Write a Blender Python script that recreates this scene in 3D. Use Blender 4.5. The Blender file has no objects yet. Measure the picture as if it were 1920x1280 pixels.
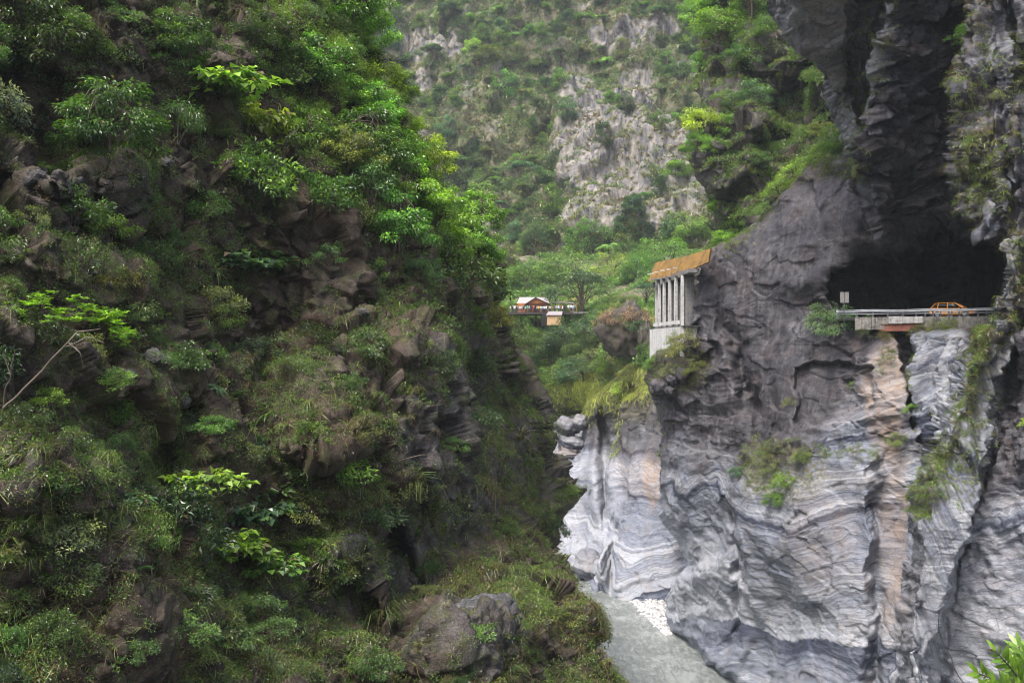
import bpy, bmesh, math, random
import numpy as np
from mathutils import Vector, Matrix, Euler
C = bpy.context.scene.collection
F = 1867.0            # focal length in pixels of the 1920 wide photograph
EYE = 40.0            # the eye stands 40 m above the river (z = 0)

# ------------------------------------------------------------------ camera
cam_d = bpy.data.cameras.new("camera"); cam_d.sensor_width = 36.0; cam_d.lens = 36.0 * F / 1920.0
cam_d.clip_end = 3000.0; cam_d.clip_start = 0.1
cam = bpy.data.objects.new("camera", cam_d); C.objects.link(cam)
cam.location = (0, 0, EYE); cam.rotation_euler = (math.radians(90), 0, 0)
bpy.context.scene.camera = cam

# ------------------------------------------------------------------ daylight, overcast
SUN_EL, SUN_AZ = math.radians(62), math.radians(-140)      # azimuth from +Y towards +X
world = bpy.data.worlds.new("World"); bpy.context.scene.world = world
world.use_nodes = True
wn = world.node_tree.nodes; wl = world.node_tree.links
bg = wn["Background"]
sky = wn.new("ShaderNodeTexSky"); sky.sky_type = 'NISHITA'; sky.sun_disc = False
sky.sun_elevation = SUN_EL; sky.sun_rotation = SUN_AZ
sky.air_density = 1.0; sky.dust_density = 6.0; sky.ozone_density = 0.6
hs = wn.new("ShaderNodeHueSaturation"); hs.inputs["Saturation"].default_value = 0.75
wl.new(sky.outputs[0], hs.inputs["Color"]); wl.new(hs.outputs[0], bg.inputs[0])
bg.inputs[1].default_value = 0.14
sd = bpy.data.lights.new("sun", 'SUN'); sd.energy = 1.5; sd.angle = math.radians(14); sd.color = (1.0, 0.975, 0.94)
sun = bpy.data.objects.new("sun", sd); C.objects.link(sun)
dirv = Vector((math.sin(SUN_AZ) * math.cos(SUN_EL), math.cos(SUN_AZ) * math.cos(SUN_EL), math.sin(SUN_EL)))
sun.rotation_euler = dirv.to_track_quat('Z', 'Y').to_euler(); sun.location = (0, 0, 300)

sc = bpy.context.scene
sc.view_settings.view_transform = 'Standard'; sc.view_settings.look = 'None'
sc.view_settings.exposure = 1.3; sc.view_settings.gamma = 1.0
cy = sc.cycles
cy.max_bounces = 5; cy.diffuse_bounces = 3; cy.glossy_bounces = 2; cy.transmission_bounces = 3
cy.transparent_max_bounces = 4; cy.volume_bounces = 0; cy.use_denoising = True
cy.caustics_reflective = False; cy.caustics_refractive = False
cy.use_adaptive_sampling = False; cy.filter_width = 1.05

# ------------------------------------------------------------------ small helpers
def at(px, py, D):
    return np.array([(px - 960.0) / F * D, D, EYE + (640.0 - py) / F * D])
def V3(px, py, D): return Vector(at(px, py, D))
def ss(a, b, x):
    t = np.clip((x - a) / (b - a), 0, 1); return t * t * (3 - 2 * t)

_r = np.random.RandomState(7)
_perm = _r.permutation(256).astype(np.int32)
_g = _r.normal(size=(256, 3)).astype(np.float32); _g /= np.linalg.norm(_g, axis=1, keepdims=True)
_rv = _r.rand(256, 3).astype(np.float32)
def _hash(ix, iy, iz):
    return _perm[(_perm[(_perm[ix & 255] + iy) & 255] + iz) & 255]
def perlin(P, seed=0):
    P = P.astype(np.float32) + np.float32(seed * 17.31)
    i = np.floor(P).astype(np.int32); f = P - i
    u = f * f * f * (f * (f * 6 - 15) + 10)
    out = np.zeros(len(P), np.float32)
    for a in (0, 1):
        wa = u[:, 0] if a else 1 - u[:, 0]
        for b in (0, 1):
            wb = u[:, 1] if b else 1 - u[:, 1]
            for c in (0, 1):
                wc = u[:, 2] if c else 1 - u[:, 2]
                g = _g[_hash(i[:, 0] + a, i[:, 1] + b, i[:, 2] + c)]
                d = g[:, 0] * (f[:, 0] - a) + g[:, 1] * (f[:, 1] - b) + g[:, 2] * (f[:, 2] - c)
                out += wa * wb * wc * d
    return out * 1.5
def fbm(P, scale, octs=4, seed=0, gain=0.5, ridged=False):
    out = np.zeros(len(P), np.float32); a = 1.0; s = 1.0 / scale; t = 0
    for o in range(octs):
        n = perlin(P * s, seed + o * 3)
        if ridged: n = 0.6 - 2 * np.abs(n)
        out += a * n; t += a; a *= gain; s *= 2.03
    return out / t
def voronoi(P, scale, seed=0, jit=0.9):
    P = (P / scale + seed * 11.7).astype(np.float32)
    i = np.floor(P).astype(np.int32); f = P - i
    f1 = np.full(len(P), 9., np.float32); f2 = f1.copy(); cell = np.zeros(len(P), np.float32)
    for a in (-1, 0, 1):
        for b in (-1, 0, 1):
            for c in (-1, 0, 1):
                h = _hash(i[:, 0] + a, i[:, 1] + b, i[:, 2] + c)
                q = _rv[h] * jit
                d = np.sqrt((a + q[:, 0] - f[:, 0])**2 + (b + q[:, 1] - f[:, 1])**2 + (c + q[:, 2] - f[:, 2])**2)
                m = d < f1
                f2 = np.where(m, f1, np.minimum(f2, d)); cell = np.where(m, h / 255.0, cell); f1 = np.where(m, d, f1)
    return f1, f2, cell

STAGE = [1]
def facets(P, scale, seed=0, tilt=1.6, jit=.9):
    """Angular rock: every cell is its own tilted plane. Returns (height about -1..1, distance to the joint)."""
    if not STAGE[0]: return 0., 0.
    P = (P / scale + seed * 11.7).astype(np.float32)
    i = np.floor(P).astype(np.int32); f = P - i
    f1 = np.full(len(P), 9., np.float32); f2 = f1.copy(); hh = np.zeros(len(P), np.int32); dl = np.zeros((len(P), 3), np.float32)
    for a in (-1, 0, 1):
        for b in (-1, 0, 1):
            for c in (-1, 0, 1):
                h = _hash(i[:, 0] + a, i[:, 1] + b, i[:, 2] + c)
                v = f - np.array([a, b, c], np.float32) - _rv[h] * jit
                d = np.abs(v[:, 0]) * .5 + np.abs(v[:, 1]) * .5 + np.abs(v[:, 2]) * .5 + .5 * np.sqrt((v * v).sum(1))
                m = d < f1
                f2 = np.where(m, f1, np.minimum(f2, d)); f1 = np.where(m, d, f1); hh = np.where(m, h, hh); dl = np.where(m[:, None], v, dl)
    t = _rv[(hh * 7 + 13) & 255] - .5
    return (hh / 255.0 - .5) + tilt * (dl * t).sum(1), f2 - f1
def tps(pts):
    """Smooth function through (px, py, value) points."""
    pts = np.array(pts, float); X = pts[:, :2] / 500.0; n = len(X)
    def U(r2): return np.where(r2 > 1e-12, r2 * np.log(r2 + 1e-12), 0)
    K = U(((X[:, None] - X[None])**2).sum(2)) + np.eye(n) * 0.01
    Pm = np.c_[np.ones(n), X]
    A = np.block([[K, Pm], [Pm.T, np.zeros((3, 3))]])
    w = np.linalg.solve(A, np.r_[pts[:, 2], 0, 0, 0])
    lo, hi = pts[:, 2].min() * 0.85, pts[:, 2].max() * 1.25
    def f(px, py):
        x = np.asarray(px, float) / 500.0; y = np.asarray(py, float) / 500.0
        out = w[n] + w[n + 1] * x + w[n + 2] * y
        for k in range(n):
            out = out + w[k] * U((x - X[k, 0])**2 + (y - X[k, 1])**2)
        return np.clip(out, lo, hi)
    return f
def sdpoly(px, py, poly):
    """Signed distance to a polygon, positive inside."""
    P = np.array(poly, float); d2 = np.full(np.shape(px), 1e18); ins = np.zeros(np.shape(px), bool)
    for k in range(len(P)):
        a = P[k]; b = P[(k + 1) % len(P)]; e = b - a
        wx = px - a[0]; wy = py - a[1]
        t = np.clip((wx * e[0] + wy * e[1]) / (e @ e + 1e-9), 0, 1)
        d2 = np.minimum(d2, (wx - t * e[0])**2 + (wy - t * e[1])**2)
        c = ((a[1] > py) != (b[1] > py)) & (px < (b[0] - a[0]) * (py - a[1]) / (b[1] - a[1] + 1e-12) + a[0])
        ins ^= c
    return np.where(ins, 1, -1) * np.sqrt(d2)
def blob(px, py, cx, cy_, rx, ry):
    """1 inside an ellipse, soft edge."""
    r = np.sqrt(((px - cx) / rx)**2 + ((py - cy_) / ry)**2)
    return 1 - ss(0.6, 1.2, r)
def curve(pts):
    P = np.array(pts, float)
    return lambda y: np.interp(y, P[:, 0], P[:, 1])

def mesh_np(name, V, Fq, mat=None, smooth=False, attrs=None, link=True, parent=None):
    """V (n,3), Fq (m,k) faces of one size -> object."""
    me = bpy.data.meshes.new(name)
    V = np.ascontiguousarray(V, np.float32); Fq = np.ascontiguousarray(Fq, np.int32); k = Fq.shape[1]
    me.vertices.add(len(V)); me.vertices.foreach_set("co", V.ravel())
    me.loops.add(Fq.size); me.loops.foreach_set("vertex_index", Fq.ravel())
    me.polygons.add(len(Fq))
    me.polygons.foreach_set("loop_start", np.arange(0, Fq.size, k, dtype=np.int32))
    me.polygons.foreach_set("loop_total", np.full(len(Fq), k, np.int32))
    me.update(calc_edges=True)
    me.polygons.foreach_set("use_smooth", np.full(len(Fq), smooth, bool))
    for an, (dom, typ, arr) in (attrs or {}).items():
        a = me.attributes.new(an, typ, dom)
        a.data.foreach_set('color' if typ == 'FLOAT_COLOR' else 'value', np.ascontiguousarray(arr, np.float32).ravel())
    if mat: me.materials.append(mat)
    if not link: return me
    o = bpy.data.objects.new(name, me); C.objects.link(o)
    if parent: o.parent = parent
    return o
def tag(o, label=None, cat=None, group=None, kind=None):
    if label: o["label"] = label
    if cat: o["category"] = cat
    if group: o["group"] = group
    if kind: o["kind"] = kind
    return o
def empty(name, loc, rz=0.0):
    o = bpy.data.objects.new(name, None); C.objects.link(o); o.location = loc; o.rotation_euler = (0, 0, rz)
    o.empty_display_size = 0.3
    return o

# ------------------------------------------------------------------ materials
class N:
    def __init__(s, name):
        s.m = bpy.data.materials.new(name); s.m.use_nodes = True; s.t = s.m.node_tree
        s.b = s.t.nodes["Principled BSDF"]; s.out = s.t.nodes["Material Output"]
    def n(s, typ, ins=None, **kw):
        x = s.t.nodes.new(typ)
        for k, v in kw.items(): setattr(x, k, v)
        for k, v in (ins or {}).items(): s.set(x.inputs[k], v)
        return x
    def set(s, sock, v):
        if isinstance(v, bpy.types.NodeSocket): s.t.links.new(v, sock)
        elif isinstance(v, bpy.types.Node): s.t.links.new(v.outputs[0], sock)
        else:
            if sock.type == 'RGBA' and len(v) == 3: v = (*v, 1)
            sock.default_value = v
    def geo(s): return s.n("ShaderNodeNewGeometry").outputs["Position"]
    def obj(s): return s.n("ShaderNodeTexCoord").outputs["Object"]
    def attr(s, name, out="Fac"): return s.n("ShaderNodeAttribute", attribute_name=name).outputs[out]
    def noise(s, vec, scale, detail=4, rough=.55, dist=0.0):
        return s.n("ShaderNodeTexNoise", {"Vector": vec, "Scale": scale, "Detail": detail, "Roughness": rough, "Distortion": dist}).outputs[0]
    def noise1(s, w, scale, detail=3, rough=.6):
        x = s.n("ShaderNodeTexNoise", noise_dimensions='1D'); s.set(x.inputs["W"], w)
        x.inputs["Scale"].default_value = scale; x.inputs["Detail"].default_value = detail; x.inputs["Roughness"].default_value = rough
        return x.outputs[0]
    def ramp(s, fac, stops, interp='LINEAR'):
        x = s.n("ShaderNodeValToRGB"); r = x.color_ramp; r.interpolation = interp
        while len(r.elements) < len(stops): r.elements.new(0.5)
        for e, (p, c) in zip(r.elements, stops): e.position = p; e.color = (*c, 1) if len(c) == 3 else c
        s.set(x.inputs[0], fac); return x.outputs[0]
    def mix(s, f, a, b, mode='MIX'):
        x = s.n("ShaderNodeMix", data_type='RGBA', blend_type=mode)
        s.set(x.inputs[0], f); s.set(x.inputs[6], a); s.set(x.inputs[7], b); return x.outputs[2]
    def math(s, op, a, b=None, c=None, clamp=False):
        x = s.n("ShaderNodeMath", operation=op, use_clamp=clamp)
        s.set(x.inputs[0], a)
        if b is not None: s.set(x.inputs[1], b)
        if c is not None: s.set(x.inputs[2], c)
        return x.outputs[0]
    def mr(s, v, a, b, c=0., d=1.):
        x = s.n("ShaderNodeMapRange", {"Value": v, "From Min": a, "From Max": b, "To Min": c, "To Max": d}); return x.outputs[0]
    def scalev(s, vec, sc_):
        return s.n("ShaderNodeMapping", {"Vector": vec, "Scale": sc_}).outputs[0]
    def bump(s, h, strength=.5, dist=.05, nrm=None):
        x = s.n("ShaderNodeBump", {"Height": h, "Strength": strength, "Distance": dist})
        if nrm is not None: s.set(x.inputs["Normal"], nrm)
        return x.outputs[0]
    def fin(s, col=None, rough=None, nrm=None, spec=None, metal=None):
        if col is not None: s.set(s.b.inputs["Base Color"], col)
        if rough is not None: s.set(s.b.inputs["Roughness"], rough)
        if nrm is not None: s.set(s.b.inputs["Normal"], nrm)
        if spec is not None: s.b.inputs["Specular IOR Level"].default_value = spec
        if metal is not None: s.b.inputs["Metallic"].default_value = metal
        return s.m

def mat_plain(name, col, rough=.6, metal=0., var=.15, scale=3., bump=0.):
    m = N(name); p = m.obj()
    n = m.noise(p, scale, 5)
    c = m.mix(m.mr(n, .3, .7), tuple(x * (1 - var) for x in col), tuple(min(1, x * (1 + var)) for x in col))
    return m.fin(c, rough, m.bump(n, .4, bump) if bump else None, metal=metal)

def mat_leaf():
    m = N("leaf")
    oi = m.n("ShaderNodeObjectInfo")
    v = m.attr("v"); h = m.attr("h")
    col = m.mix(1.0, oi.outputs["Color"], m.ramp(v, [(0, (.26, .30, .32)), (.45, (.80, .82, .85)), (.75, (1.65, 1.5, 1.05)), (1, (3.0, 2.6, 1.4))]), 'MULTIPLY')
    straw = m.ramp(v, [(0, (.07, .045, .02)), (.5, (.13, .088, .042)), (1, (.23, .165, .085))])
    col = m.mix(h, col, straw)
    m.fin(col, .30, spec=.6)
    tr = m.n("ShaderNodeBsdfTranslucent"); m.set(tr.inputs[0], m.mix(1.0, col, (1.0, 1.15, .45), 'MULTIPLY'))
    mx = m.n("ShaderNodeMixShader"); mx.inputs[0].default_value = .33
    m.t.links.new(m.b.outputs[0], mx.inputs[1]); m.t.links.new(tr.outputs[0], mx.inputs[2])
    m.t.links.new(mx.outputs[0], m.out.inputs[0])
    return m.m
LEAF = mat_leaf()
BARK = mat_plain("bark", (.085, .065, .05), .9, var=.4, scale=6, bump=.02)
BARKP = mat_plain("bark_pale", (.13, .105, .08), .9, var=.35, scale=6, bump=.02)

def mat_dark_rock():
    m = N("dark_rock"); p = m.geo(); z = m.attr("zone", "Color")
    sp = m.n("ShaderNodeSeparateColor"); m.set(sp.inputs[0], z)
    big = m.noise(p, .35, 6, .6); med = m.noise(p, 1.7, 8, .65); fine = m.noise(p, 9, 6, .7)
    col = m.ramp(med, [(.28, (.012, .009, .007)), (.45, (.034, .026, .019)), (.58, (.078, .060, .044)), (.75, (.19, .16, .13))])
    brown = m.ramp(fine, [(.3, (.028, .017, .010)), (.7, (.088, .060, .041))])
    col = m.mix(m.mr(big, .45, .62), col, brown)
    grey = m.ramp(m.math('MULTIPLY_ADD', fine, .5, m.math('MULTIPLY', med, .5)), [(.35, (.022, .022, .026)), (.52, (.065, .065, .07)), (.70, (.22, .215, .21))])
    col = m.mix(sp.outputs[0], col, grey)
    moss = m.ramp(fine, [(.3, (.02, .03, .006)), (.7, (.085, .10, .02))])
    mf = m.math('MULTIPLY', m.mr(m.noise(p, .9, 5, .6), .5, .62), sp.outputs[1], clamp=True)
    col = m.mix(mf, col, moss)
    sp2 = m.noise(p, 22, 4, .75); col = m.mix(1.0, col, m.ramp(sp2, [(.32, (.35, .35, .36)), (.5, (1, 1, 1)), (.68, (1.9, 1.85, 1.75))]), 'MULTIPLY')
    lich = m.mr(m.noise(p, 14, 3, .8), .64, .70)
    col = m.mix(m.math('MULTIPLY', lich, .5), col, (.30, .30, .28))
    h = m.math('ADD', fine, m.math('MULTIPLY', m.noise(p, 3.5, 5, .6), .8))
    return m.fin(col, .78, m.bump(h, .9, .10), spec=.35)
DROCK = mat_dark_rock()

def mat_marble():
    """Banded marble. zone: r = dark weathering, g = peach iron stain, b = washed white, a = moss."""
    m = N("banded_marble"); p = m.geo(); z = m.n("ShaderNodeAttribute", attribute_name="zone")
    sp = m.n("ShaderNodeSeparateColor"); m.set(sp.inputs[0], z.outputs["Color"])
    s = m.attr("strata")
    wig = m.noise(p, .9, 6, .62); fine = m.noise(p, 7, 6, .7)
    sw = m.math('ADD', s, m.math('MULTIPLY', wig, .85))
    b1 = m.noise1(sw, .30, 6, .66); b2 = m.noise1(sw, 2.2, 4, .75)
    bm_ = m.mr(m.noise(p, .16, 3, .5), .38, .62, .10, .42)
    band = m.math('ADD', m.math('MULTIPLY', b1, m.math('SUBTRACT', 1.0, bm_)), m.math('MULTIPLY', b2, bm_))
    band = m.math('ADD', band, m.math('MULTIPLY', m.math('SUBTRACT', fine, .5), .12))
    col = m.ramp(band, [(.34, (.018, .021, .036)), (.41, (.055, .062, .092)), (.45, (.15, .165, .205)), (.49, (.28, .29, .325)), (.51, (.10, .112, .15)), (.53, (.27, .275, .295)), (.59, (.40, .405, .43)), (.64, (.21, .225, .27)), (.70, (.34, .34, .35))])
    col = m.mix(1.0, col, (.80, .83, .87), 'MULTIPLY')
    warm = m.ramp(m.noise(p, .45, 5, .6), [(.48, (1, 1, 1)), (.70, (1.0, .90, .80))])
    col = m.mix(1.0, col, warm, 'MULTIPLY')
    peach = m.mix(1.0, m.ramp(band, [(.3, (.13, .10, .085)), (.6, (.34, .265, .215))]), m.ramp(fine, [(.3, (.8, .8, .8)), (.7, (1.1, 1.05, 1.0))]), 'MULTIPLY')
    col = m.mix(m.math('MULTIPLY', sp.outputs[1], m.mr(wig, .35, .65, .35, 1.), clamp=True), col, peach)
    white = m.ramp(m.math('ADD', m.math('MULTIPLY', band, .7), m.math('MULTIPLY', fine, .3)), [(.35, (.13, .145, .185)), (.5, (.26, .27, .30)), (.65, (.38, .385, .40))])
    col = m.mix(sp.outputs[2], col, white)
    streak = m.math('ADD', m.math('MULTIPLY', m.noise(m.scalev(p, (1.6, 1.6, .10)), 1.0, 6, .65), .7), m.math('MULTIPLY', b1, .3))
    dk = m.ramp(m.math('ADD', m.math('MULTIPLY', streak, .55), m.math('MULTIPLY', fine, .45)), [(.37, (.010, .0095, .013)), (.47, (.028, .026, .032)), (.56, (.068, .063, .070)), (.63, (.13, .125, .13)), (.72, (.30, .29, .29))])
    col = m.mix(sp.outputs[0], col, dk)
    # rusty blotches and pale lime runs on the weathered face
    rb = m.mr(m.noise(p, .35, 5, .6), .52, .66)
    col = m.mix(m.math('MULTIPLY', m.math('MULTIPLY', rb, sp.outputs[0]), .3), col, m.ramp(fine, [(.3, (.045, .028, .022)), (.7, (.15, .10, .085))]))
    run = m.mr(m.noise(m.scalev(p, (1.1, 1.1, .06)), 1.0, 7, .7), .50, .68); runm = m.mr(m.noise(p, .12, 3, .5), .42, .58)
    col = m.mix(m.math('MULTIPLY', m.math('MULTIPLY', run, runm), m.math('MULTIPLY', sp.outputs[0], .42)), col, (.20, .195, .21))
    sp2 = m.noise(p, 13, 5, .75); col = m.mix(1.0, col, m.ramp(sp2, [(.32, (.55, .55, .57)), (.5, (1, 1, 1)), (.68, (1.35, 1.33, 1.3))]), 'MULTIPLY')
    mossf = m.math('MULTIPLY', z.outputs["Alpha"], m.mr(m.noise(p, 2.2, 5, .7), .42, .6), clamp=True)
    col = m.mix(mossf, col, m.ramp(fine, [(.3, (.05, .05, .012)), (.7, (.17, .14, .05))]))
    vo = m.n("ShaderNodeTexVoronoi", {"Vector": m.scalev(p, (.5, .5, 1.5)), "Scale": 1.1}, feature='DISTANCE_TO_EDGE')
    crack = m.mr(vo.outputs[0], 0, .03)
    col = m.mix(m.math('MULTIPLY', m.math('SUBTRACT', 1, crack), .45), col, (.03, .03, .035))
    h = m.math('ADD', m.math('MULTIPLY', fine, .35), m.math('MULTIPLY', band, .8))
    h = m.math('ADD', h, m.math('MULTIPLY', crack, .3))
    return m.fin(col, .62, m.bump(h, .9, .10), spec=.35)
MARBLE = mat_marble()

def mat_hill():
    m = N("hillside"); p = m.geo(); z = m.n("ShaderNodeAttribute", attribute_name="zone")
    sp = m.n("ShaderNodeSeparateColor"); m.set(sp.inputs[0], z.outputs["Color"])
    med = m.noise(p, .25, 8, .65); fine = m.noise(p, 1.2, 6, .7)
    st = m.noise(m.scalev(p, (1, 1, .14)), .5, 6, .7)
    rock = m.ramp(m.math('ADD', m.math('MULTIPLY', st, .75), m.math('MULTIPLY', fine, .25)),
                  [(.36, (.03, .03, .038)), (.44, (.11, .11, .125)), (.52, (.205, .19, .175)), (.60, (.30, .265, .225)), (.75, (.43, .41, .385))])
    soil = m.ramp(fine, [(.3, (.06, .055, .035)), (.5, (.15, .135, .09)), (.7, (.28, .25, .18))])
    green = m.ramp(fine, [(.3, (.02, .04, .012)), (.7, (.08, .12, .03))])
    col = m.mix(m.mr(med, .42, .6), soil, green)
    col = m.mix(sp.outputs[0], col, rock)
    return m.fin(col, .9, m.bump(m.math('ADD', fine, st), .8, .5), spec=.2)
HILL = mat_hill()
# ------------------------------------------------------------------ rock masses
class Mass: pass
SPC = None
def boxblur(a, r, ax):
    n = a.shape[ax]; c = np.cumsum(a, axis=ax); z = np.zeros_like(np.take(c, [0], ax)); c = np.concatenate([z, c], ax)
    hi = np.minimum(np.arange(n) + r + 1, n); lo = np.maximum(np.arange(n) - r, 0)
    w = (hi - lo).astype(float); sh = [1] * a.ndim; sh[ax] = n
    return (np.take(c, hi, ax) - np.take(c, lo, ax)) / w.reshape(sh)
def att(size):
    """How much detail of this size the net can carry at each vertex."""
    return np.clip(size / (4.0 * SPC) - .35, 0, 1)
def build_mass(name, ys, xl, xr, ncol, Df, disp, mat, zone=None, wrapL=None, wrapR=None, rollL=None, rollR=None,
               strata=None, kw=14, jag=0, arc=.75):
    """A rock face as a continuous net: rows down the face, columns across, edges turned back into depth."""
    ys = np.asarray(ys, float); nr = len(ys)
    L = xl(ys); R = xr(ys)
    u = np.linspace(0, 1, ncol)
    PX = L[:, None] + (R - L)[:, None] * u[None]; PY = np.repeat(ys[:, None], ncol, 1)
    if jag:
        jl = jag * perlin(np.c_[ys / 26., ys * 0, ys * 0 + 3], 5) + jag * .5 * perlin(np.c_[ys / 9., ys * 0, ys * 0 + 8], 6)
        if wrapL: PX += jl[:, None] * np.clip(1 - u * 6, 0, 1)[None]
        if wrapR: PX += jl[:, None] * np.clip(1 - (1 - u) * 6, 0, 1)[None]
    D = Df(PX.ravel(), PY.ravel()).reshape(nr, ncol)
    # spread the columns evenly over the real surface, so that steep flanks get as many as open faces
    if arc:
        X_ = (PX - 960) / F * D
        ln = np.hypot(np.diff(X_, axis=1), np.diff(D, axis=1)); med = np.median(ln)
        ln = np.minimum(ln, 5 * med) * arc + med * (1 - arc) + 0.0
        cs = np.cumsum(ln, axis=0); kk = 8
        ln = np.stack([(cs[min(i + kk, nr - 1)] - cs[max(i - kk - 1, 0)] * (1 if i > kk else 0)) / (min(i + kk, nr - 1) - max(i - kk - 1, -1)) for i in range(nr)])
        cu = np.c_[np.zeros(nr), np.cumsum(ln, axis=1)]; cu /= cu[:, -1:]
        for i in range(nr): PX[i] = np.interp(u, cu[i], PX[i])
        D = Df(PX.ravel(), PY.ravel()).reshape(nr, ncol)
    if rollL:
        w, r = rollL; t = np.clip(1 - (PX - L[:, None]) / w, 0, 1); D = D + r * (1 - np.sqrt(1 - t * t * .98))
    if rollR:
        w, r = rollR; t = np.clip(1 - (R[:, None] - PX) / w, 0, 1); D = D + r * (1 - np.sqrt(1 - t * t * .98))
    def wrap(px0, D0, back, sgn):
        k = np.linspace(0, 1, kw + 1)[1:]
        return px0[:, None] - sgn * 18 * k[None], D0[:, None] + back * k[None]**1.3
    nL = 0
    if wrapL:
        a, b = wrap(PX[:, 0], D[:, 0], wrapL, -1); PX = np.c_[a[:, ::-1], PX]; D = np.c_[b[:, ::-1], D]; nL = kw
    if wrapR:
        a, b = wrap(PX[:, -1], D[:, -1], wrapR, 1); PX = np.c_[PX, a]; D = np.c_[D, b]
    nc = PX.shape[1]; PY = np.repeat(ys[:, None], nc, 1)
    P = np.stack([(PX - 960) / F * D, D, EYE + (640 - PY) / F * D], 2)
    def normals(P, r):
        du = np.gradient(P, axis=1); dv = np.gradient(P, axis=0); n = np.cross(dv, du)
        n /= np.linalg.norm(n, axis=2, keepdims=True) + 1e-9
        if (n * (P - np.array([0, 0, EYE]))).sum(2).mean() > 0: n = -n
        for _ in range(2): n = boxblur(boxblur(n, r, 0), r, 1)
        return n / (np.linalg.norm(n, axis=2, keepdims=True) + 1e-9), du, dv
    Nn, du, dv = normals(P, 14)
    global SPC
    SPC = np.maximum(np.linalg.norm(du, axis=2), np.linalg.norm(dv, axis=2)).ravel()
    px = PX.ravel(); py = PY.ravel(); Pf = P.reshape(-1, 3)
    st = strata(Pf, px, py) if strata else None
    STAGE[0] = 0; big, _ = disp(Pf, Nn.reshape(-1, 3), px, py, st); STAGE[0] = 1
    P2 = Pf + Nn.reshape(-1, 3) * big[:, None]
    N2, du, dv = normals(P2.reshape(nr, nc, 3), 5)
    SPC = np.maximum(np.linalg.norm(du, axis=2), np.linalg.norm(dv, axis=2)).ravel()
    if strata: st = strata(P2, px, py)
    _, small = disp(P2, N2.reshape(-1, 3), px, py, st)
    Pd = P2 + N2.reshape(-1, 3) * small[:, None]; Nn = N2; Pf = P2
    idx = np.arange(nr * nc).reshape(nr, nc)
    q = np.stack([idx[:-1, :-1], idx[1:, :-1], idx[1:, 1:], idx[:-1, 1:]], 2).reshape(-1, 4)
    attrs = {}
    z = zone(Pf, px, py) if zone else np.zeros((len(Pf), 4))
    attrs['zone'] = ('POINT', 'FLOAT_COLOR', z)
    if st is not None: attrs['strata'] = ('POINT', 'FLOAT', st)
    o = mesh_np(name, Pd, q, mat, True, attrs); tag(o, kind='structure')
    M = Mass(); M.o = o; M.P = Pd.reshape(nr, nc, 3); M.N = Nn; M.PX = PX; M.PY = PY; M.ys = ys; M.nL = nL; M.ncol = ncol
    G = M.P; du = np.gradient(G, axis=1); dv = np.gradient(G, axis=0); nn = np.cross(dv, du)
    nn /= np.linalg.norm(nn, axis=2, keepdims=True) + 1e-9
    if (nn * Nn).sum(2).mean() < 0: nn = -nn
    M.ND = nn
    return M
def on(M, px, py):
    """Point and normal of a mass where it shows at a place of the photograph."""
    i = int(np.clip(np.searchsorted(M.ys, py), 0, len(M.ys) - 1)); row = M.PX[i, M.nL:M.nL + M.ncol]
    j = int(np.argmin(np.abs(row - px))) + M.nL
    return M.P[i, j].copy(), M.ND[i, j].copy()
def zero4(px): return np.zeros((len(px), 4))

# ---- left cliff: dark, blocky, overgrown
LC_R = curve([(-300, 480), (-200, 520), (0, 568), (100, 615), (200, 688), (300, 765), (400, 850), (500, 893), (560, 920), (640, 952), (700, 982),
              (760, 1006), (800, 1018), (860, 1030), (925, 1050), (955, 1040), (1000, 1044), (1040, 1050), (1090, 1076), (1200, 1098), (1290, 1112), (1500, 1175), (1900, 1200)])
LC_L = lambda y: np.full(np.shape(y), -260.0)
lc_D = tps([(-300, -200, 44), (-300, 640, 28), (-300, 1400, 22), (0, 0, 40), (0, 300, 36), (0, 640, 31), (0, 1000, 27), (0, 1280, 25),
            (300, -100, 54), (300, 0, 50), (300, 300, 44), (300, 640, 39), (300, 1000, 34), (300, 1280, 30), (600, -100, 70), (600, 0, 66), (600, 300, 58), (600, 640, 50),
            (600, 1000, 42), (600, 1280, 37), (750, 200, 72), (800, 400, 70), (790, 640, 56), (790, 900, 49), (880, 1120, 44), (900, 1280, 42), (880, 1000, 56),
            (900, 500, 84), (930, 660, 88), (950, 800, 82), (1010, 720, 98), (1040, 800, 104), (1045, 920, 100), (985, 980, 66), (1060, 1080, 58), (1120, 1200, 56),
            (1150, 1290, 54), (1160, 1500, 46), (600, 1600, 30), (0, 1600, 22)])
def lcD(px, py):
    D = lc_D(px, py)
    # vertical buttress, shelf above it, deep clefts
    D = D - 3.5 * ss(-30, 45, sdpoly(px, py, [(735, 650), (840, 630), (900, 700), (930, 820), (950, 960), (880, 1010), (800, 1010), (740, 860)]))
    D = D - 3.2 * ss(-20, 40, sdpoly(px, py, [(830, 1150), (900, 1115), (975, 1130), (1010, 1180), (1130, 1190), (1160, 1330), (1160, 1500), (820, 1500), (810, 1230)]))
    D = D + 3.0 * blob(px, py, 480, 600, 90, 160) + 2.2 * blob(px, py, 690, 600, 60, 90) + 2.5 * blob(px, py, 330, 830, 60, 90)
    D = D + 2.0 * blob(px, py, 650, 1130, 60, 60) - 1.6 * blob(px, py, 660, 1040, 70, 40) - 2.0 * blob(px, py, 180, 330, 130, 60)
    D = D + 2.2 * blob(px, py, 760, 1060, 50, 60) + 3 * blob(px, py, 30, 620, 60, 30) + 2 * blob(px, py, 80, 180, 80, 70)
    D = D - 2.5 * blob(px, py, 600, 820, 90, 60) - 2 * blob(px, py, 90, 900, 90, 60) + 2 * blob(px, py, 200, 1100, 90, 60)
    return D
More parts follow.
